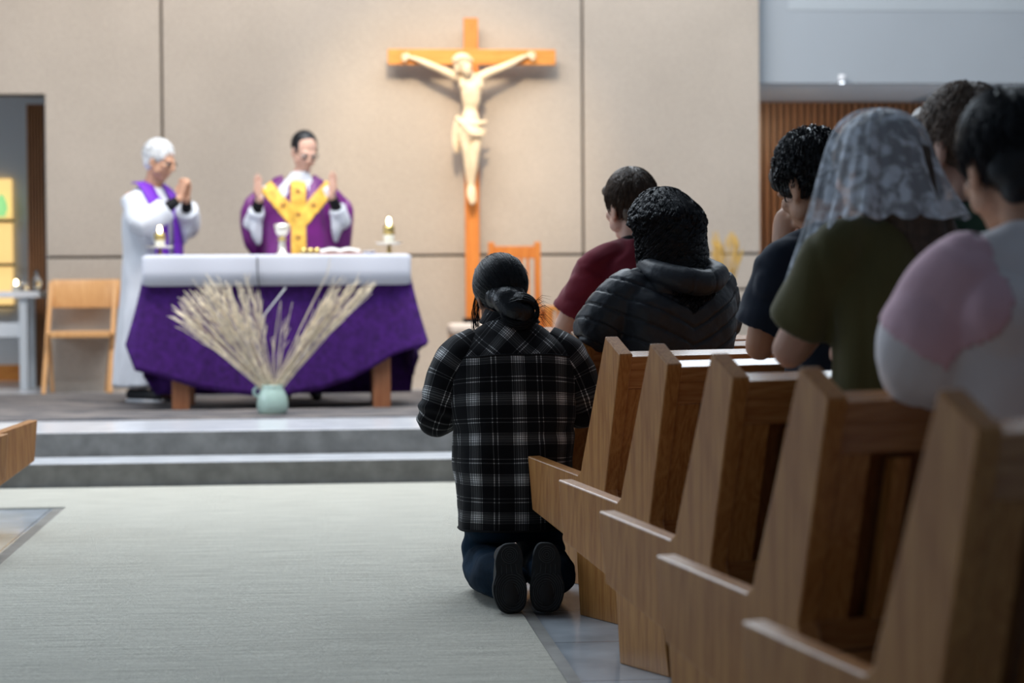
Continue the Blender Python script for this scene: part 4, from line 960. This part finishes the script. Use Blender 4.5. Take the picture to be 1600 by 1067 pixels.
# ---------------------------------------------------------------- kneeling person in plaid on the aisle floor
loc = D(800, 452, 7.17); loc.z = .009
r = empty('person', loc, R(1.5), 'person with black hair in a bun and black-and-white plaid shirt kneeling on the aisle carpet', 'person')
bm = bmesh.new(); HMx = HM(V((-.028, .095, .975)), R(6), R(22), R(-3)); head_parts(bm, HMx, .98)
tube(bm, [V((0, .03, .80)), V((-.005, .055, .88)), V((-.02, .075, .95))], [.06, .054, .056], 14)
torso(bm, [(0, -.04, .33, .13, .09, 0), (0, -.03, .45, .13, .09, 0), (0, -.02, .62, .14, .10, 8), (0, .02, .76, .15, .08, 12), (0, .04, .84, .06, .06, 12)], sm=3)
ARM = {}
for sx, E_, Wr in ((-1, V((-.245, .03, .575)), V((-.06, .25, .70))), (1, V((.240, .03, .60)), V((.05, .25, .72)))):
    S = V((sx*.165, .02, .765)); ARM[sx] = (S, E_, Wr)
    tube(bm, [S, S.lerp(E_, .5), E_, E_.lerp(Wr, .3), Wr], [.045, .042, .036, .038, .024], 12)
    hand(bm, Wr, (-sx*.25, .3, 1), (-sx, .25, 0), 1 if sx > 0 else -1, .5)
    hip, kn, an = V((sx*.075, -.03, .40)), V((sx*.095, .03, .065)), V((sx*.058, -.43, .085))
    tube(bm, [hip, hip.lerp(kn, .5), kn], [.07, .062, .050], 12); tube(bm, [kn, kn.lerp(an, .5), an], [.048, .045, .032], 12)
    tube(bm, [an, V((sx*.060, -.455, .10)), V((sx*.055, -.45, .04))], [.034, .030, .026], 10)
blob('body', bm, M['skin_brown'], r, .0065, 3)
# jeans
bm = bmesh.new()
torso(bm, [(0, -.03, .46, .160, .125, 0), (0, -.04, .36, .176, .132, 0), (0, -.03, .26, .176, .125, 0), (0, -.01, .17, .160, .100, 0)], sm=3)
for sx in (-1, 1):
    kn, an = V((sx*.098, .025, .080)), V((sx*.060, -.420, .092))
    tube(bm, [V((sx*.082, -.03, .36)), V((sx*.088, .0, .20)), kn], [.094, .084, .072], 16); tube(bm, [kn, V((sx*.096, -.17, .083)), V((sx*.084, -.33, .090)), an], [.074, .076, .070, .056], 16)
def jw(co, n): return .009*nz(co, (8, 8, 11), 3) + .007*nz(co, (16, 9, 22), 5) + .004*sin(co.z*80+co.x*25)*max(0, 1-abs(co.z-.16)/.14)
blob('jeans', bm, M['jeans'], r, .006, 3, jw)
# shoes: sole upright, facing back
def sole_outline(sx, n=56):
    pts = []
    for i in range(n):
        a = 2*pi*i/n; z = .108 - .107*cos(a)       # 0 bottom (toe) -> top (heel)
        t = z/.212; wd = .0515*(1-.20*t) * (1 - .20*math.exp(-((t-.60)/.14)**2)) ; wd *= 1.15
        s_ = sin(a); k = abs(s_)**.62*(1 if s_ > 0 else -1)
        pts.append((k*wd + sx*.006*sin(t*pi*1.0) - sx*.010*t, z))
    return pts
for sx, yo in ((-1, 0.0), (1, .0)):
    ol = sole_outline(sx); cxs = -.068 if sx < 0 else .034
    lean_ = Matrix.Translation((cxs, -.540+yo, .001)) @ Matrix.Rotation(R(-6), 4, 'X') @ Matrix.Rotation(R(4*sx), 4, 'Y')
    bm = bmesh.new(); tube(bm, [V((0, .035, .045)), V((0, .045, .11)), V((sx*-.004, .05, .165)), V((0, .075, .175))], [.045, .046, .040, .036], 14)
    ell(bm, (0, .05, .05), (.046, .05, .045)); bmesh.ops.transform(bm, matrix=lean_, verts=bm.verts)
    sho = blob('shoe', bm, M['shoe'], r, .006, 3)
    bm = bmesh.new(); rs = []
    for y, f in ((.030, .95), (.024, 1.0), (.004, 1.0), (0, .96)): rs.append([V((x*f, y, .106+(z-.106)*f)) for x, z in ol])
    rings(bm, rs); bmesh.ops.transform(bm, matrix=lean_, verts=bm.verts); so = build('sole', bm, M['rubber'], sho, True)
    for p in so.data.polygons: p.use_smooth = len(p.vertices) < 8
    bm = bmesh.new()
    def inside(x, z):
        c = False; j = len(ol)-1
        for i in range(len(ol)):
            if (ol[i][1] > z) != (ol[j][1] > z) and x < (ol[j][0]-ol[i][0])*(z-ol[i][1])/(ol[j][1]-ol[i][1])+ol[i][0]: c = not c
            j = i
        return c
    for (cx_, cz_, n_, asp, r0) in ((sx*-.004, .064, 11, 1.25, .0), (sx*-.006, .178, 4, 1.0, 0), ):
        for q in range(1, n_+1):
            rad = q*.0062; run = []
            for i in range(49):
                a = 2*pi*i/48; x, z = cx_+cos(a)*rad, cz_+sin(a)*rad*asp
                lim = z < .122 if cz_ < .1 else z > .150
                if inside(x*1.10, .106+(z-.106)*1.05) and lim: run.append(V((x, -.0012, z)))
                else:
                    if len(run) > 2: tube(bm, run, [.0014]*len(run), 5, round_ends=False, sm=1)
                    run = []
            if len(run) > 2: tube(bm, run, [.0014]*len(run), 5, round_ends=False, sm=1)
    for i in range(4):
        x = cxs*0 - .024 + i*.016; tube(bm, [V((x, -.001, .120)), V((x*.9, -.001, .150))], [.0014, .0014], 5, round_ends=False, sm=1)
    bmesh.ops.transform(bm, matrix=lean_, verts=bm.verts); build('tread', bm, M['tread'], so, True)
# plaid shirt panels with cloth coordinates
def cloth(name, grid, uvs, mat_, parent, disp=None, close=True, bias=None):
    """grid rows x cols of points; uvs same layout"""
    me = bpy.data.meshes.new(name); nr, nc = len(grid), len(grid[0]); vs = [p for row in grid for p in row]
    fs = [(i*nc+j, i*nc+j+1, (i+1)*nc+j+1, (i+1)*nc+j) for i in range(nr-1) for j in range(nc-1)]
    me.from_pydata([tuple(p) for p in vs], [], fs); me.update()
    if disp:
        ns = [v.normal.copy() for v in me.vertices]
        if close:
            for i in range(nr):
                m_ = (ns[i*nc]+ns[i*nc+nc-1]).normalized(); ns[i*nc] = m_; ns[i*nc+nc-1] = m_
        for v, n_ in zip(me.vertices, ns): v.co += n_*disp(v.co)
    uvl = me.uv_layers.new(name='UVMap'); flat = [q for row in uvs for q in row]
    for p in me.polygons:
        vv = [flat[i] for i in p.vertices]; mv = sum(q[1] for q in vv)/4
        for li, q in zip(p.loop_indices, vv):
            if bias and mv > bias: uvl.data[li].uv = ((q[0]+q[1])*.7071+.035, (q[1]-q[0])*.7071+.02)
            else: uvl.data[li].uv = q
        p.use_smooth = True
    me.materials.append(mat_)
    o = bpy.data.objects.new(name, me); col.objects.link(o); o.parent = parent; return o
def ptorso(rs, n=96, p=2.35, sm=9):
    q = cat(rs, sm); G_, U = [], []
    for cx, cy, cz, rx, ry, tl in q:
        row, us = [], []; acc = 0; prev = None
        for j in range(n+1):
            a = pi/2 + 2*pi*j/n; c, s = cos(a), sin(a); k = (abs(c)**p+abs(s)**p)**(-1/p)
            P_ = V((cx+rx*c*k, cy+ry*s*k*cos(R(tl)), cz-ry*s*k*sin(R(tl))))
            if prev is not None: acc += (P_-prev).length
            prev = P_; row.append(P_); us.append(acc)
        h = us[n//2]; G_.append(row); U.append([(u-h, cz) for u in us])
    return G_, U
def fold1(co):
    f = .014*nz(co, (5, 5, 4), 2) + .010*nz(co, (12, 12, 5), 7) + .0025*nz(co, (30, 30, 20), 4)
    f += .010*math.exp(-((co.z-.42)/.05)**2)*sin(co.x*28) - .006*math.exp(-((co.z-.50-.2*abs(co.x))/.018)**2)
    return f
g, u = ptorso([(0, -.045, .212, .188, .140, 0), (0, -.045, .28, .194, .146, 0), (0, -.040, .38, .198, .148, 0), (0, -.025, .50, .198, .142, 4), (0, -.01, .60, .202, .136, 6), (0, .0, .70, .205, .128, 12), (0, .012, .765, .196, .118, 14), (0, .03, .82, .160, .096, 14), (0, .045, .862, .110, .076, 14), (0, .056, .885, .076, .066, 14)])
cl_ = cloth('plaid_shirt', g, u, M['plaid'], r, fold1, bias=.752)
s = cl_.modifiers.new('sol', 'SOLIDIFY'); s.thickness = .005
# yoke seam and hem
bm = bmesh.new()
def ring_at(zz, e=.0):
    rowi = min(range(len(g)), key=lambda i: abs(u[i][0][1]-zz)); nc = len(g[0])
    return [V(cl_.data.vertices[rowi*nc+j].co) + V(cl_.data.vertices[rowi*nc+j].normal)*e for j in range(nc)]
tube(bm, ring_at(.752, .001)[18:-18], [.0028]*(97-36), 6, round_ends=False, sm=1); build('yoke_seam', bm, M['black'], cl_, True)
bm = bmesh.new(); tube(bm, ring_at(.212, 0), [.004]*97, 6, round_ends=False, sm=1); build('hem_edge', bm, M['black'], cl_, True)
def psleeve(pts, rad, n=44, sm=14, sx=1):
    q = cat([list(p)+[rr] for p, rr in zip(pts, rad)], sm); P_ = [V(a[:3]) for a in q]; G_, U = [], []; acc = 0; x = None
    for i, p in enumerate(P_):
        t = (P_[min(i+1, len(P_)-1)]-P_[max(i-1, 0)]).normalized()
        x = V((0, 1, 0)) if x is None else x
        x = (x-t*x.dot(t)).normalized(); y = t.cross(x); rr = q[i][3]
        if i: acc += (p-P_[i-1]).length
        G_.append([p+(x*cos(2*pi*j/n)+y*sin(2*pi*j/n))*rr for j in range(n+1)]); U.append([(2*pi*j/n*.072, acc+.03) for j in range(n+1)])
    return G_, U
for sx in (-1, 1):
    S, E_, Wr = ARM[sx]; d = (E_-S)
    pts = [V((sx*.105, .03, .815)), V((sx*.155, .022, .772)), S.lerp(E_, .38)+V((sx*.010, 0, .005)), E_.lerp(S, .18)+V((sx*.010, -.012, 0)), E_+V((sx*.0, .02, -.005)), E_.lerp(Wr, .4)+V((0, 0, -.01)), E_.lerp(Wr, .92)]
    g2_, u2 = psleeve(pts, [.058, .080, .082, .072, .066, .056, .038])
    def fold2(co): return .009*nz(co, (8, 8, 8), 5+sx) + .006*nz(co, (20, 20, 14), 2) + .006*math.exp(-((co.z-.60)/.05)**2)*sin(co.z*120+co.x*30)
    sl = cloth('sleeve', g2_, u2, M['plaid'], cl_, fold2); s = sl.modifiers.new('sol', 'SOLIDIFY'); s.thickness = .004
# collar
G_, U = [], []
for t, rr, z in ((0, .070, .876), (.3, .072, .900), (.6, .071, .922), (.8, .078, .924), (1, .090, .895), (1.2, .098, .880)):
    G_.append([V((cos(pi/2+2*pi*j/48)*rr - .002, .060+sin(pi/2+2*pi*j/48)*rr*.92, z + .012*cos(2*pi*j/48))) for j in range(49)]); U.append([(rr*2*pi*j/48, .2+t*.05) for j in range(49)])
o = cloth('collar', G_, U, M['plaid'], cl_, bias=.1); s = o.modifiers.new('sol', 'SOLIDIFY'); s.thickness = .004
# hair with bun
rr_ = random.Random(12); bm = bmesh.new(); t = bmesh.new()
HC, HE = V((0, -.018, .030)), V((.088, .104, .100))
ell(t, HC, HE*.97, u=32, v=20); ell(t, (0, -.055, -.02), (.070, .060, .070)); bmesh.ops.transform(t, matrix=HMx, verts=t.verts); me = bpy.data.meshes.new('h'); t.to_mesh(me); t.free(); bm.from_mesh(me)
bun = V((.020, -.045, .918)); bunL = HMx.inverted() @ bun
tube(bm, [V((-.02, -.02, .955)), V((0, -.045, .925)), bun], [.05, .044, .040], 12)
o = blob('hair', bm, M['hair_black'], r, .006, 3, lambda co, n: .0015*nz(co, (40, 40, 40), 2))
sb = bmesh.new(); bd = V(((bunL-HC).x/HE.x, (bunL-HC).y/HE.y, (bunL-HC).z/HE.z)).normalized()
for i in range(2600):
    th = rr_.uniform(-pi, pi); ph = rr_.uniform(-.3, 1.35); d0 = V((sin(th)*cos(ph), cos(th)*cos(ph), sin(ph)))
    if d0.y > .5 and d0.z < .3: continue
    if d0.dot(bd) > .93: continue
    T1 = rr_.uniform(.45, 1.0); pts = []; w0 = rr_.uniform(0, 6); lift = 1.0 + .06*abs(noise.noise(d0*9)) + rr_.uniform(0, .022)
    for k in range(9):
        q = d0.slerp(bd, T1*k/8) if d0.angle(bd) < 3.0 else d0
        q = q*(lift + .008*sin(w0+k)); pts.append(HMx @ (HC + V((q.x*HE.x, q.y*HE.y, q.z*HE.z))))
    strand(sb, pts, .0011)
for i in range(60):                                            # flyaways
    th = rr_.uniform(-pi, pi); ph = rr_.uniform(-.2, 1.0); d0 = V((sin(th)*cos(ph), cos(th)*cos(ph), sin(ph))); 
    if d0.y > .3: continue
    pts = [HMx @ (HC + V((q.x*HE.x, q.y*HE.y, q.z*HE.z))) for q in (d0.slerp(bd, .1*k)*(1.02+.030*k*rr_.random()) for k in range(5))]; strand(sb, pts, .0007)
b2 = bmesh.new(); b2.from_mesh(o.data); me = bpy.data.meshes.new('s'); sb.to_mesh(me); sb.free(); b2.from_mesh(me); b2.to_mesh(o.data); b2.free()
for p in o.data.polygons: p.use_smooth = True
bm = bmesh.new(); ell(bm, bun, (.052, .040, .050)); ell(bm, bun+V((.012, .0, -.035)), (.036, .030, .030))
bn = blob('bun', bm, M['hair_black'], o, .006, 2, lambda co, n: .006*nz(co, (30, 30, 30), 2)); sb = bmesh.new()
for i in range(700):
    a0 = rr_.uniform(0, 2*pi); tilt = Matrix.Rotation(rr_.uniform(-.9, .9), 3, 'X') @ Matrix.Rotation(rr_.uniform(-.9, .9), 3, 'Y') @ Matrix.Rotation(pi/2, 3, 'X'); ln = rr_.uniform(.9, 2.6); R0 = rr_.uniform(.96, 1.20)
    pts = []
    for k in range(9):
        a = a0+ln*k/8; q = tilt @ V((cos(a), sin(a), rr_.uniform(-.03, .03))); pts.append(bun + V((q.x*.054, q.y*.043, q.z*.053))*R0)
    strand(sb, pts, .0012)
for i in range(46):
    a = rr_.uniform(-.9, .6); L_ = rr_.uniform(.03, .075); b0 = bun + V((cos(a)*.045, -.02, sin(a)*.045)); strand(sb, [b0, b0+V((cos(a)*L_*.5, -.01, sin(a)*L_*.5+.01)), b0+V((cos(a)*L_, rr_.uniform(-.02, .02), sin(a)*L_-.015))], .0007)
b2 = bmesh.new(); b2.from_mesh(bn.data); me = bpy.data.meshes.new('s'); sb.to_mesh(me); sb.free(); b2.from_mesh(me); b2.to_mesh(bn.data); b2.free()
for p in bn.data.polygons: p.use_smooth = True
sb = bmesh.new()
for i in range(40):                                            # loose lock in front of the left ear
    x = -.110+rr_.uniform(-.008, .016) ; y = .115+rr_.uniform(-.02, .02); L_ = rr_.uniform(.10, .18)
    if i > 26: x += .045; L_ *= .8
    strand(sb, cat([V((x+.012, y, .985)), V((x, y, .94)), V((x-.004+rr_.uniform(-.004, .004), y, .90)), V((x+rr_.uniform(-.008, .014), y, .985-L_))], 3), .0011)
build('loose_lock', sb, M['hair_black'], o, True)

# ---------------------------------------------------------------- the two priests
def eyes_glasses(r, Hx, mt_name='spectacles', rims=True):
    bm = bmesh.new()
    for sx in (-1, 1):
        c = V((sx*.032, .094, .002)); ring = [Hx @ (c+V((cos(2*pi*j/20)*.025, .004*sx*0, sin(2*pi*j/20)*.016))) for j in range(21)]
        tube(bm, ring, [.0028]*21, 5, round_ends=False, sm=1)
        tube(bm, [Hx @ V((sx*.057, .092, .006)), Hx @ V((sx*.079, .05, .006)), Hx @ V((sx*.083, -.005, .002))], [.0025]*3, 5, sm=2)
    tube(bm, [Hx @ V((-.008, .098, .005)), Hx @ V((.008, .098, .005))], [.0025]*2, 5, sm=1)
    build('spectacles', bm, M['dark_glass'], r, True)
    for sx in (-1, 1):
        bm = bmesh.new(); ell(bm, Hx @ V((sx*.031, .078, .001)), (.012, .012, .010)); e = build('eye', bm, M['white_eye'], r, True)
        bm = bmesh.new(); ell(bm, Hx @ V((sx*.031, .086, -.001)), (.006, .006, .006)); build('iris', bm, M['black'], e, True)
# main priest (behind the altar, facing the camera)
Yp = Yf + 1.05
loc = V((PY(467, 400, Yp).x, Yp, ST+.010)); scl = 1.0
zz = lambda py: PY(467, py, Yp).z - loc.z
r = empty('person', loc, R(180), 'priest in purple chasuble with gold cross bands, both hands raised behind the altar', 'person')
pxm = (PY(567, 400, Yp).x-PY(467, 400, Yp).x)/100
X = lambda px: -(px-467)*pxm                                     # his left is the picture's right
ch = zz(238); Hx = HM(V((X(478), .045, ch)), R(20), R(26), R(-4))
bm = bmesh.new(); head_parts(bm, Hx, 1.02); tube(bm, [V((X(470), 0, zz(285))), V((X(474), .015, zz(265)))], [.06, .056], 12)
zS = zz(290)
torso(bm, [(0, 0, .86, .15, .10, 0), (0, 0, 1.1, .14, .10, 0), (0, 0, zS-.12, .17, .10, 0), (0, 0, zS-.01, .15, .07, 0), (0, 0, zS+.03, .06, .05, 0)], sm=3)
PR = {}
for sx, hx_, hy_, ex, ey in ((1, 408, 312, 396, 350), (-1, 518, 308, 536, 350)):
    S = V((sx*.175, 0, zS-.03)); E_ = V((X(ex), .04, zz(ey))); Wr = V((X(hx_), .20, zz(hy_)+.0)); PR[sx] = (S, E_, Wr)
    tube(bm, [S, S.lerp(E_, .5), E_, E_.lerp(Wr, .3), Wr], [.05, .045, .040, .038, .026], 12)
    hand(bm, Wr, (sx*.12, .05, 1), (-sx*.8, .55, 0), -sx if False else (-1 if sx > 0 else 1), .25, 1.0, .10)
for sx in (-1, 1): tube(bm, [V((sx*.09, 0, .88)), V((sx*.10, .01, .48)), V((sx*.10, -.01, .09))], [.085, .055, .042], 12); tube(bm, [V((sx*.10, -.02, .07)), V((sx*.105, .10, .045))], [.042, .036], 10)
blob('body', bm, M['skin_light'], r, .0065, 3)
eyes_glasses(r, Hx)
short_hair('hair', Hx @ Matrix.Scale(1.02, 4), M['hair_black'], r, .004, -.022, .0, 5, .0, 500, .03)
for sx in (-1, 1):
    bm = bmesh.new(); tube(bm, [V((sx*.10, -.05, .05)), V((sx*.105, .10, .045)), V((sx*.108, .15, .04))], [.05, .048, .038], 12, flat=.8); blob('shoe', bm, M['shoe'], r, .008, 2)
# alb under the chasuble
bm = bmesh.new()
torso(bm, [(0, 0, .06, .25, .20, 0), (0, 0, .5, .20, .16, 0), (0, 0, 1.0, .17, .13, 0), (0, 0, zS-.10, .18, .12, 0), (0, 0, zS+.01, .14, .08, 0), (X(470)*.7, .01, zS+.055, .078, .07, 0), (X(471), .012, zS+.09, .066, .062, 0)], sm=4)
for sx in (-1, 1):
    S, E_, Wr = PR[sx]; tube(bm, [S, E_, E_.lerp(Wr, .55)], [.07, .062, .060], 14, round_ends=False)
    dr = E_.lerp(Wr, .50); tube(bm, [dr, dr+V((-sx*.00, -.02, -.12)), dr+V((sx*-.01, -.03, -.20))], [.05, .045, .022], 12, flat=.6)
alb = blob('alb', bm, M['alb'], r, .009, 4, wrinkle(.007, (9, 9, 4), 2))
bm = bmesh.new()
for sx in (-1, 1):
    S, E_, Wr = PR[sx]; a = E_.lerp(Wr, .45); tube(bm, [a, E_.lerp(Wr, .93)], [.040, .034], 12, round_ends=False, sm=2)
build('black_cuffs', bm, M['black'], r, True)
bm = bmesh.new(); hz = zz(470)
torso(bm, [(0, 0, .36, .27, .20, 0), (0, .0, .62, .265, .195, 0), (0, .0, .90, .255, .19, 0), (0, .005, 1.12, .235, .165, 0), (0, .005, zS-.12, .20, .145, 0), (0, .0, zS-.03, .165, .115, 0), (X(468)*.6, .0, zS+.02, .115, .085, 0), (X(470), .005, zS+.045, .082, .075, 0)], sm=4, n=40, p=2.1)
for sx in (-1, 1):                                              # cloth falling from the raised arms
    rows_ = []
    for xo, pt, pb, yy, th in ((.10, 272, 420, .0, .10), (.20, 284, 415, .01, .085), (.285, 300, 405, .02, .06), (.345, 314, 385, .03, .040), (.372, 328, 352, .03, .018)):
        zc_, hh = (zz(pt)+zz(pb))/2, (zz(pt)-zz(pb))/2
        rows_.append([V((sx*xo, yy+cos(2*pi*j/24)*th, zc_+sin(2*pi*j/24)*hh)) for j in range(24)])
    rings(bm, rows_)
def chw(co, n): return .022*nz(co, (10, 10, 1.6), 2) - .014*ridge(co, (7, 7, 1.2), 5) + .006*nz(co, (24, 24, 3), 7)
chs = blob('chasuble', bm, M['chasuble'], r, .009, 5, chw)
def ycross(c, n):
    if c.y < .0 or n.y < -.3: return False
    x, z = c.x - X(467)*0, c.z
    if abs(x) < .050: return True
    zj = zz(352)
    return abs(x) < .24 and zj-.02 < z and abs((z - zj) - abs(x)*1.22) < .075 and z < zz(262)
applique('gold_orphrey', chs, ycross, .005, M['gold'], chs)
bm = bmesh.new()                                                # small dark crosses woven on the band
for (x, z) in ((0, zz(300)), (0, zz(336)), (0, zz(372)), (-.10, zz(322)), (.10, zz(322))):
    for k in range(4):
        a = k*pi/2+pi/4*0; 
        yv = max((v.co.y for v in chs.data.vertices if abs(v.co.x-x) < .015 and abs(v.co.z-z) < .015), default=.15)
        box(bm, x-.004-.014*(k == 0), x+.004+.014*(k == 1), yv+.004, yv+.009, z-.004-.014*(k == 2), z+.004+.014*(k == 3))
build('woven_crosses', bm, M['slat_wood'], chs)

# second priest, at the left end of the altar
Yq = Yf + 1.02
loc = V((PY(238, 500, Yq).x, Yq, ST+.010)); r = empty('person', loc, R(-128), 'white-haired priest in white alb and purple stole, hands joined at his face', 'person')
q_ = lambda py: PY(238, py, Yq).z - loc.z
ch = q_(252); zS = q_(302)
Hx = HM(V((0, .085, ch)), R(12), R(20), 0)
bm = bmesh.new(); head_parts(bm, Hx, 1.05); tube(bm, [V((0, .0, zS+.0)), V((0, .05, ch-.07))], [.062, .058], 12)
torso(bm, [(0, -.02, .86, .15, .11, 0), (0, -.02, 1.1, .15, .11, 0), (0, 0, zS-.14, .17, .11, 0), (0, 0, zS-.02, .15, .07, 6), (0, .01, zS+.03, .06, .05, 0)], sm=3)
LP = {}
for sx in (-1, 1):
    S = V((sx*.185, -.005, zS-.045)); E_ = V((sx*.215, .12, q_(352))); Wr = V((sx*.030, .285, q_(312))); LP[sx] = (S, E_, Wr)
    tube(bm, [S, S.lerp(E_, .5), E_, E_.lerp(Wr, .3), Wr], [.05, .046, .041, .038, .026], 12)
    hand(bm, Wr, (-sx*.10, .12, 1), (-sx, .1, 0), 1 if sx > 0 else -1, .9)
for sx in (-1, 1): tube(bm, [V((sx*.09, -.02, .88)), V((sx*.10, 0, .48)), V((sx*.10, -.03, .09))], [.085, .055, .042], 12); tube(bm, [V((sx*.10, -.04, .07)), V((sx*.105, .09, .045))], [.042, .036], 10)
blob('body', bm, M['skin_tan'], r, .0065, 3)
eyes_glasses(r, Hx)
short_hair('hair', Hx @ Matrix.Scale(1.05, 4), M['hair_white'], r, .012, -.008, 0, 9, .15, 700, .035)
for sx in (-1, 1):
    bm = bmesh.new(); tube(bm, [V((sx*.11, -.08, .052)), V((sx*.12, .08, .048)), V((sx*.125, .15, .04))], [.05, .048, .038], 12, flat=.8); sh_ = blob('shoe', bm, M['shoe'], r, .008, 2)
    bm = bmesh.new(); tube(bm, [V((sx*.11, -.08, .014)), V((sx*.12, .08, .014)), V((sx*.125, .16, .014))], [.052, .050, .040], 12, flat=.28, up=V((0, 0, 1))); build('white_sole', bm, M['white_ceramic'], sh_, True)
bm = bmesh.new()
torso(bm, [(0, -.03, .11, .235, .215, 0), (0, -.03, .5, .205, .18, 0), (0, -.02, .85, .185, .155, 0), (0, -.01, 1.05, .19, .15, 0), (0, -.01, zS-.15, .20, .145, 0), (0, -.01, zS-.04, .185, .115, 5), (0, .0, zS+.015, .12, .085, 5), (0, .01, zS+.045, .075, .068, 5)], sm=4, n=40)
for sx in (-1, 1):
    S, E_, Wr = LP[sx]; tube(bm, [S+V((0, 0, .01)), S.lerp(E_, .5), E_, E_.lerp(Wr, .62)], [.082, .088, .092, .080], 16, round_ends=False)
    dr = E_.lerp(Wr, .35); tube(bm, [dr+V((0, 0, -.02)), dr+V((0, -.01, -.10)), dr+V((0, -.02, -.16))], [.075, .062, .03], 12, flat=.7)
def aw(co, n):
    k = max(0, min(1, (1.0-co.z)/.7)); return .012*k*sin(co.x*46+co.y*30) + .010*nz(co, (8, 8, 5), 2) + .005*nz(co, (18, 18, 9), 4)
alb = blob('alb', bm, M['alb'], r, .009, 4, aw)
bm = bmesh.new()
for sx in (-1, 1):
    S, E_, Wr = LP[sx]; tube(bm, [E_.lerp(Wr, .5), E_.lerp(Wr, .92)], [.040, .032], 12, round_ends=False, sm=2)
build('black_cuffs', bm, M['black'], r, True)
bm = bmesh.new()
for sx in (-1, 1):
    path = cat([(sx*.0, -.085, zS+.075), (sx*.060, -.045, zS+.072), (sx*.092, .030, zS+.055), (sx*.105, .100, zS-.02), (sx*.100, .140, zS-.10), (sx*.085, .163, zS-.20), (sx*.080, .168, zS-.40), (sx*.080, .175, zS-.75)], 6)
    rs_ = []
    for i, p in enumerate(path):
        p = V(p); t = (V(path[min(i+1, len(path)-1)])-V(path[max(i-1, 0)])).normalized(); nn = V((p.x*.4, p.y+.02, .6 if p.z > zS-.03 else .1)).normalized(); w_ = t.cross(nn).normalized()
        rs_.append([p+w_*.055+nn*.004, p+w_*.055-nn*.003, p-w_*.055-nn*.003, p-w_*.055+nn*.004])
    rings(bm, rs_)
build('purple_stole', bm, M['stole'], r, True)
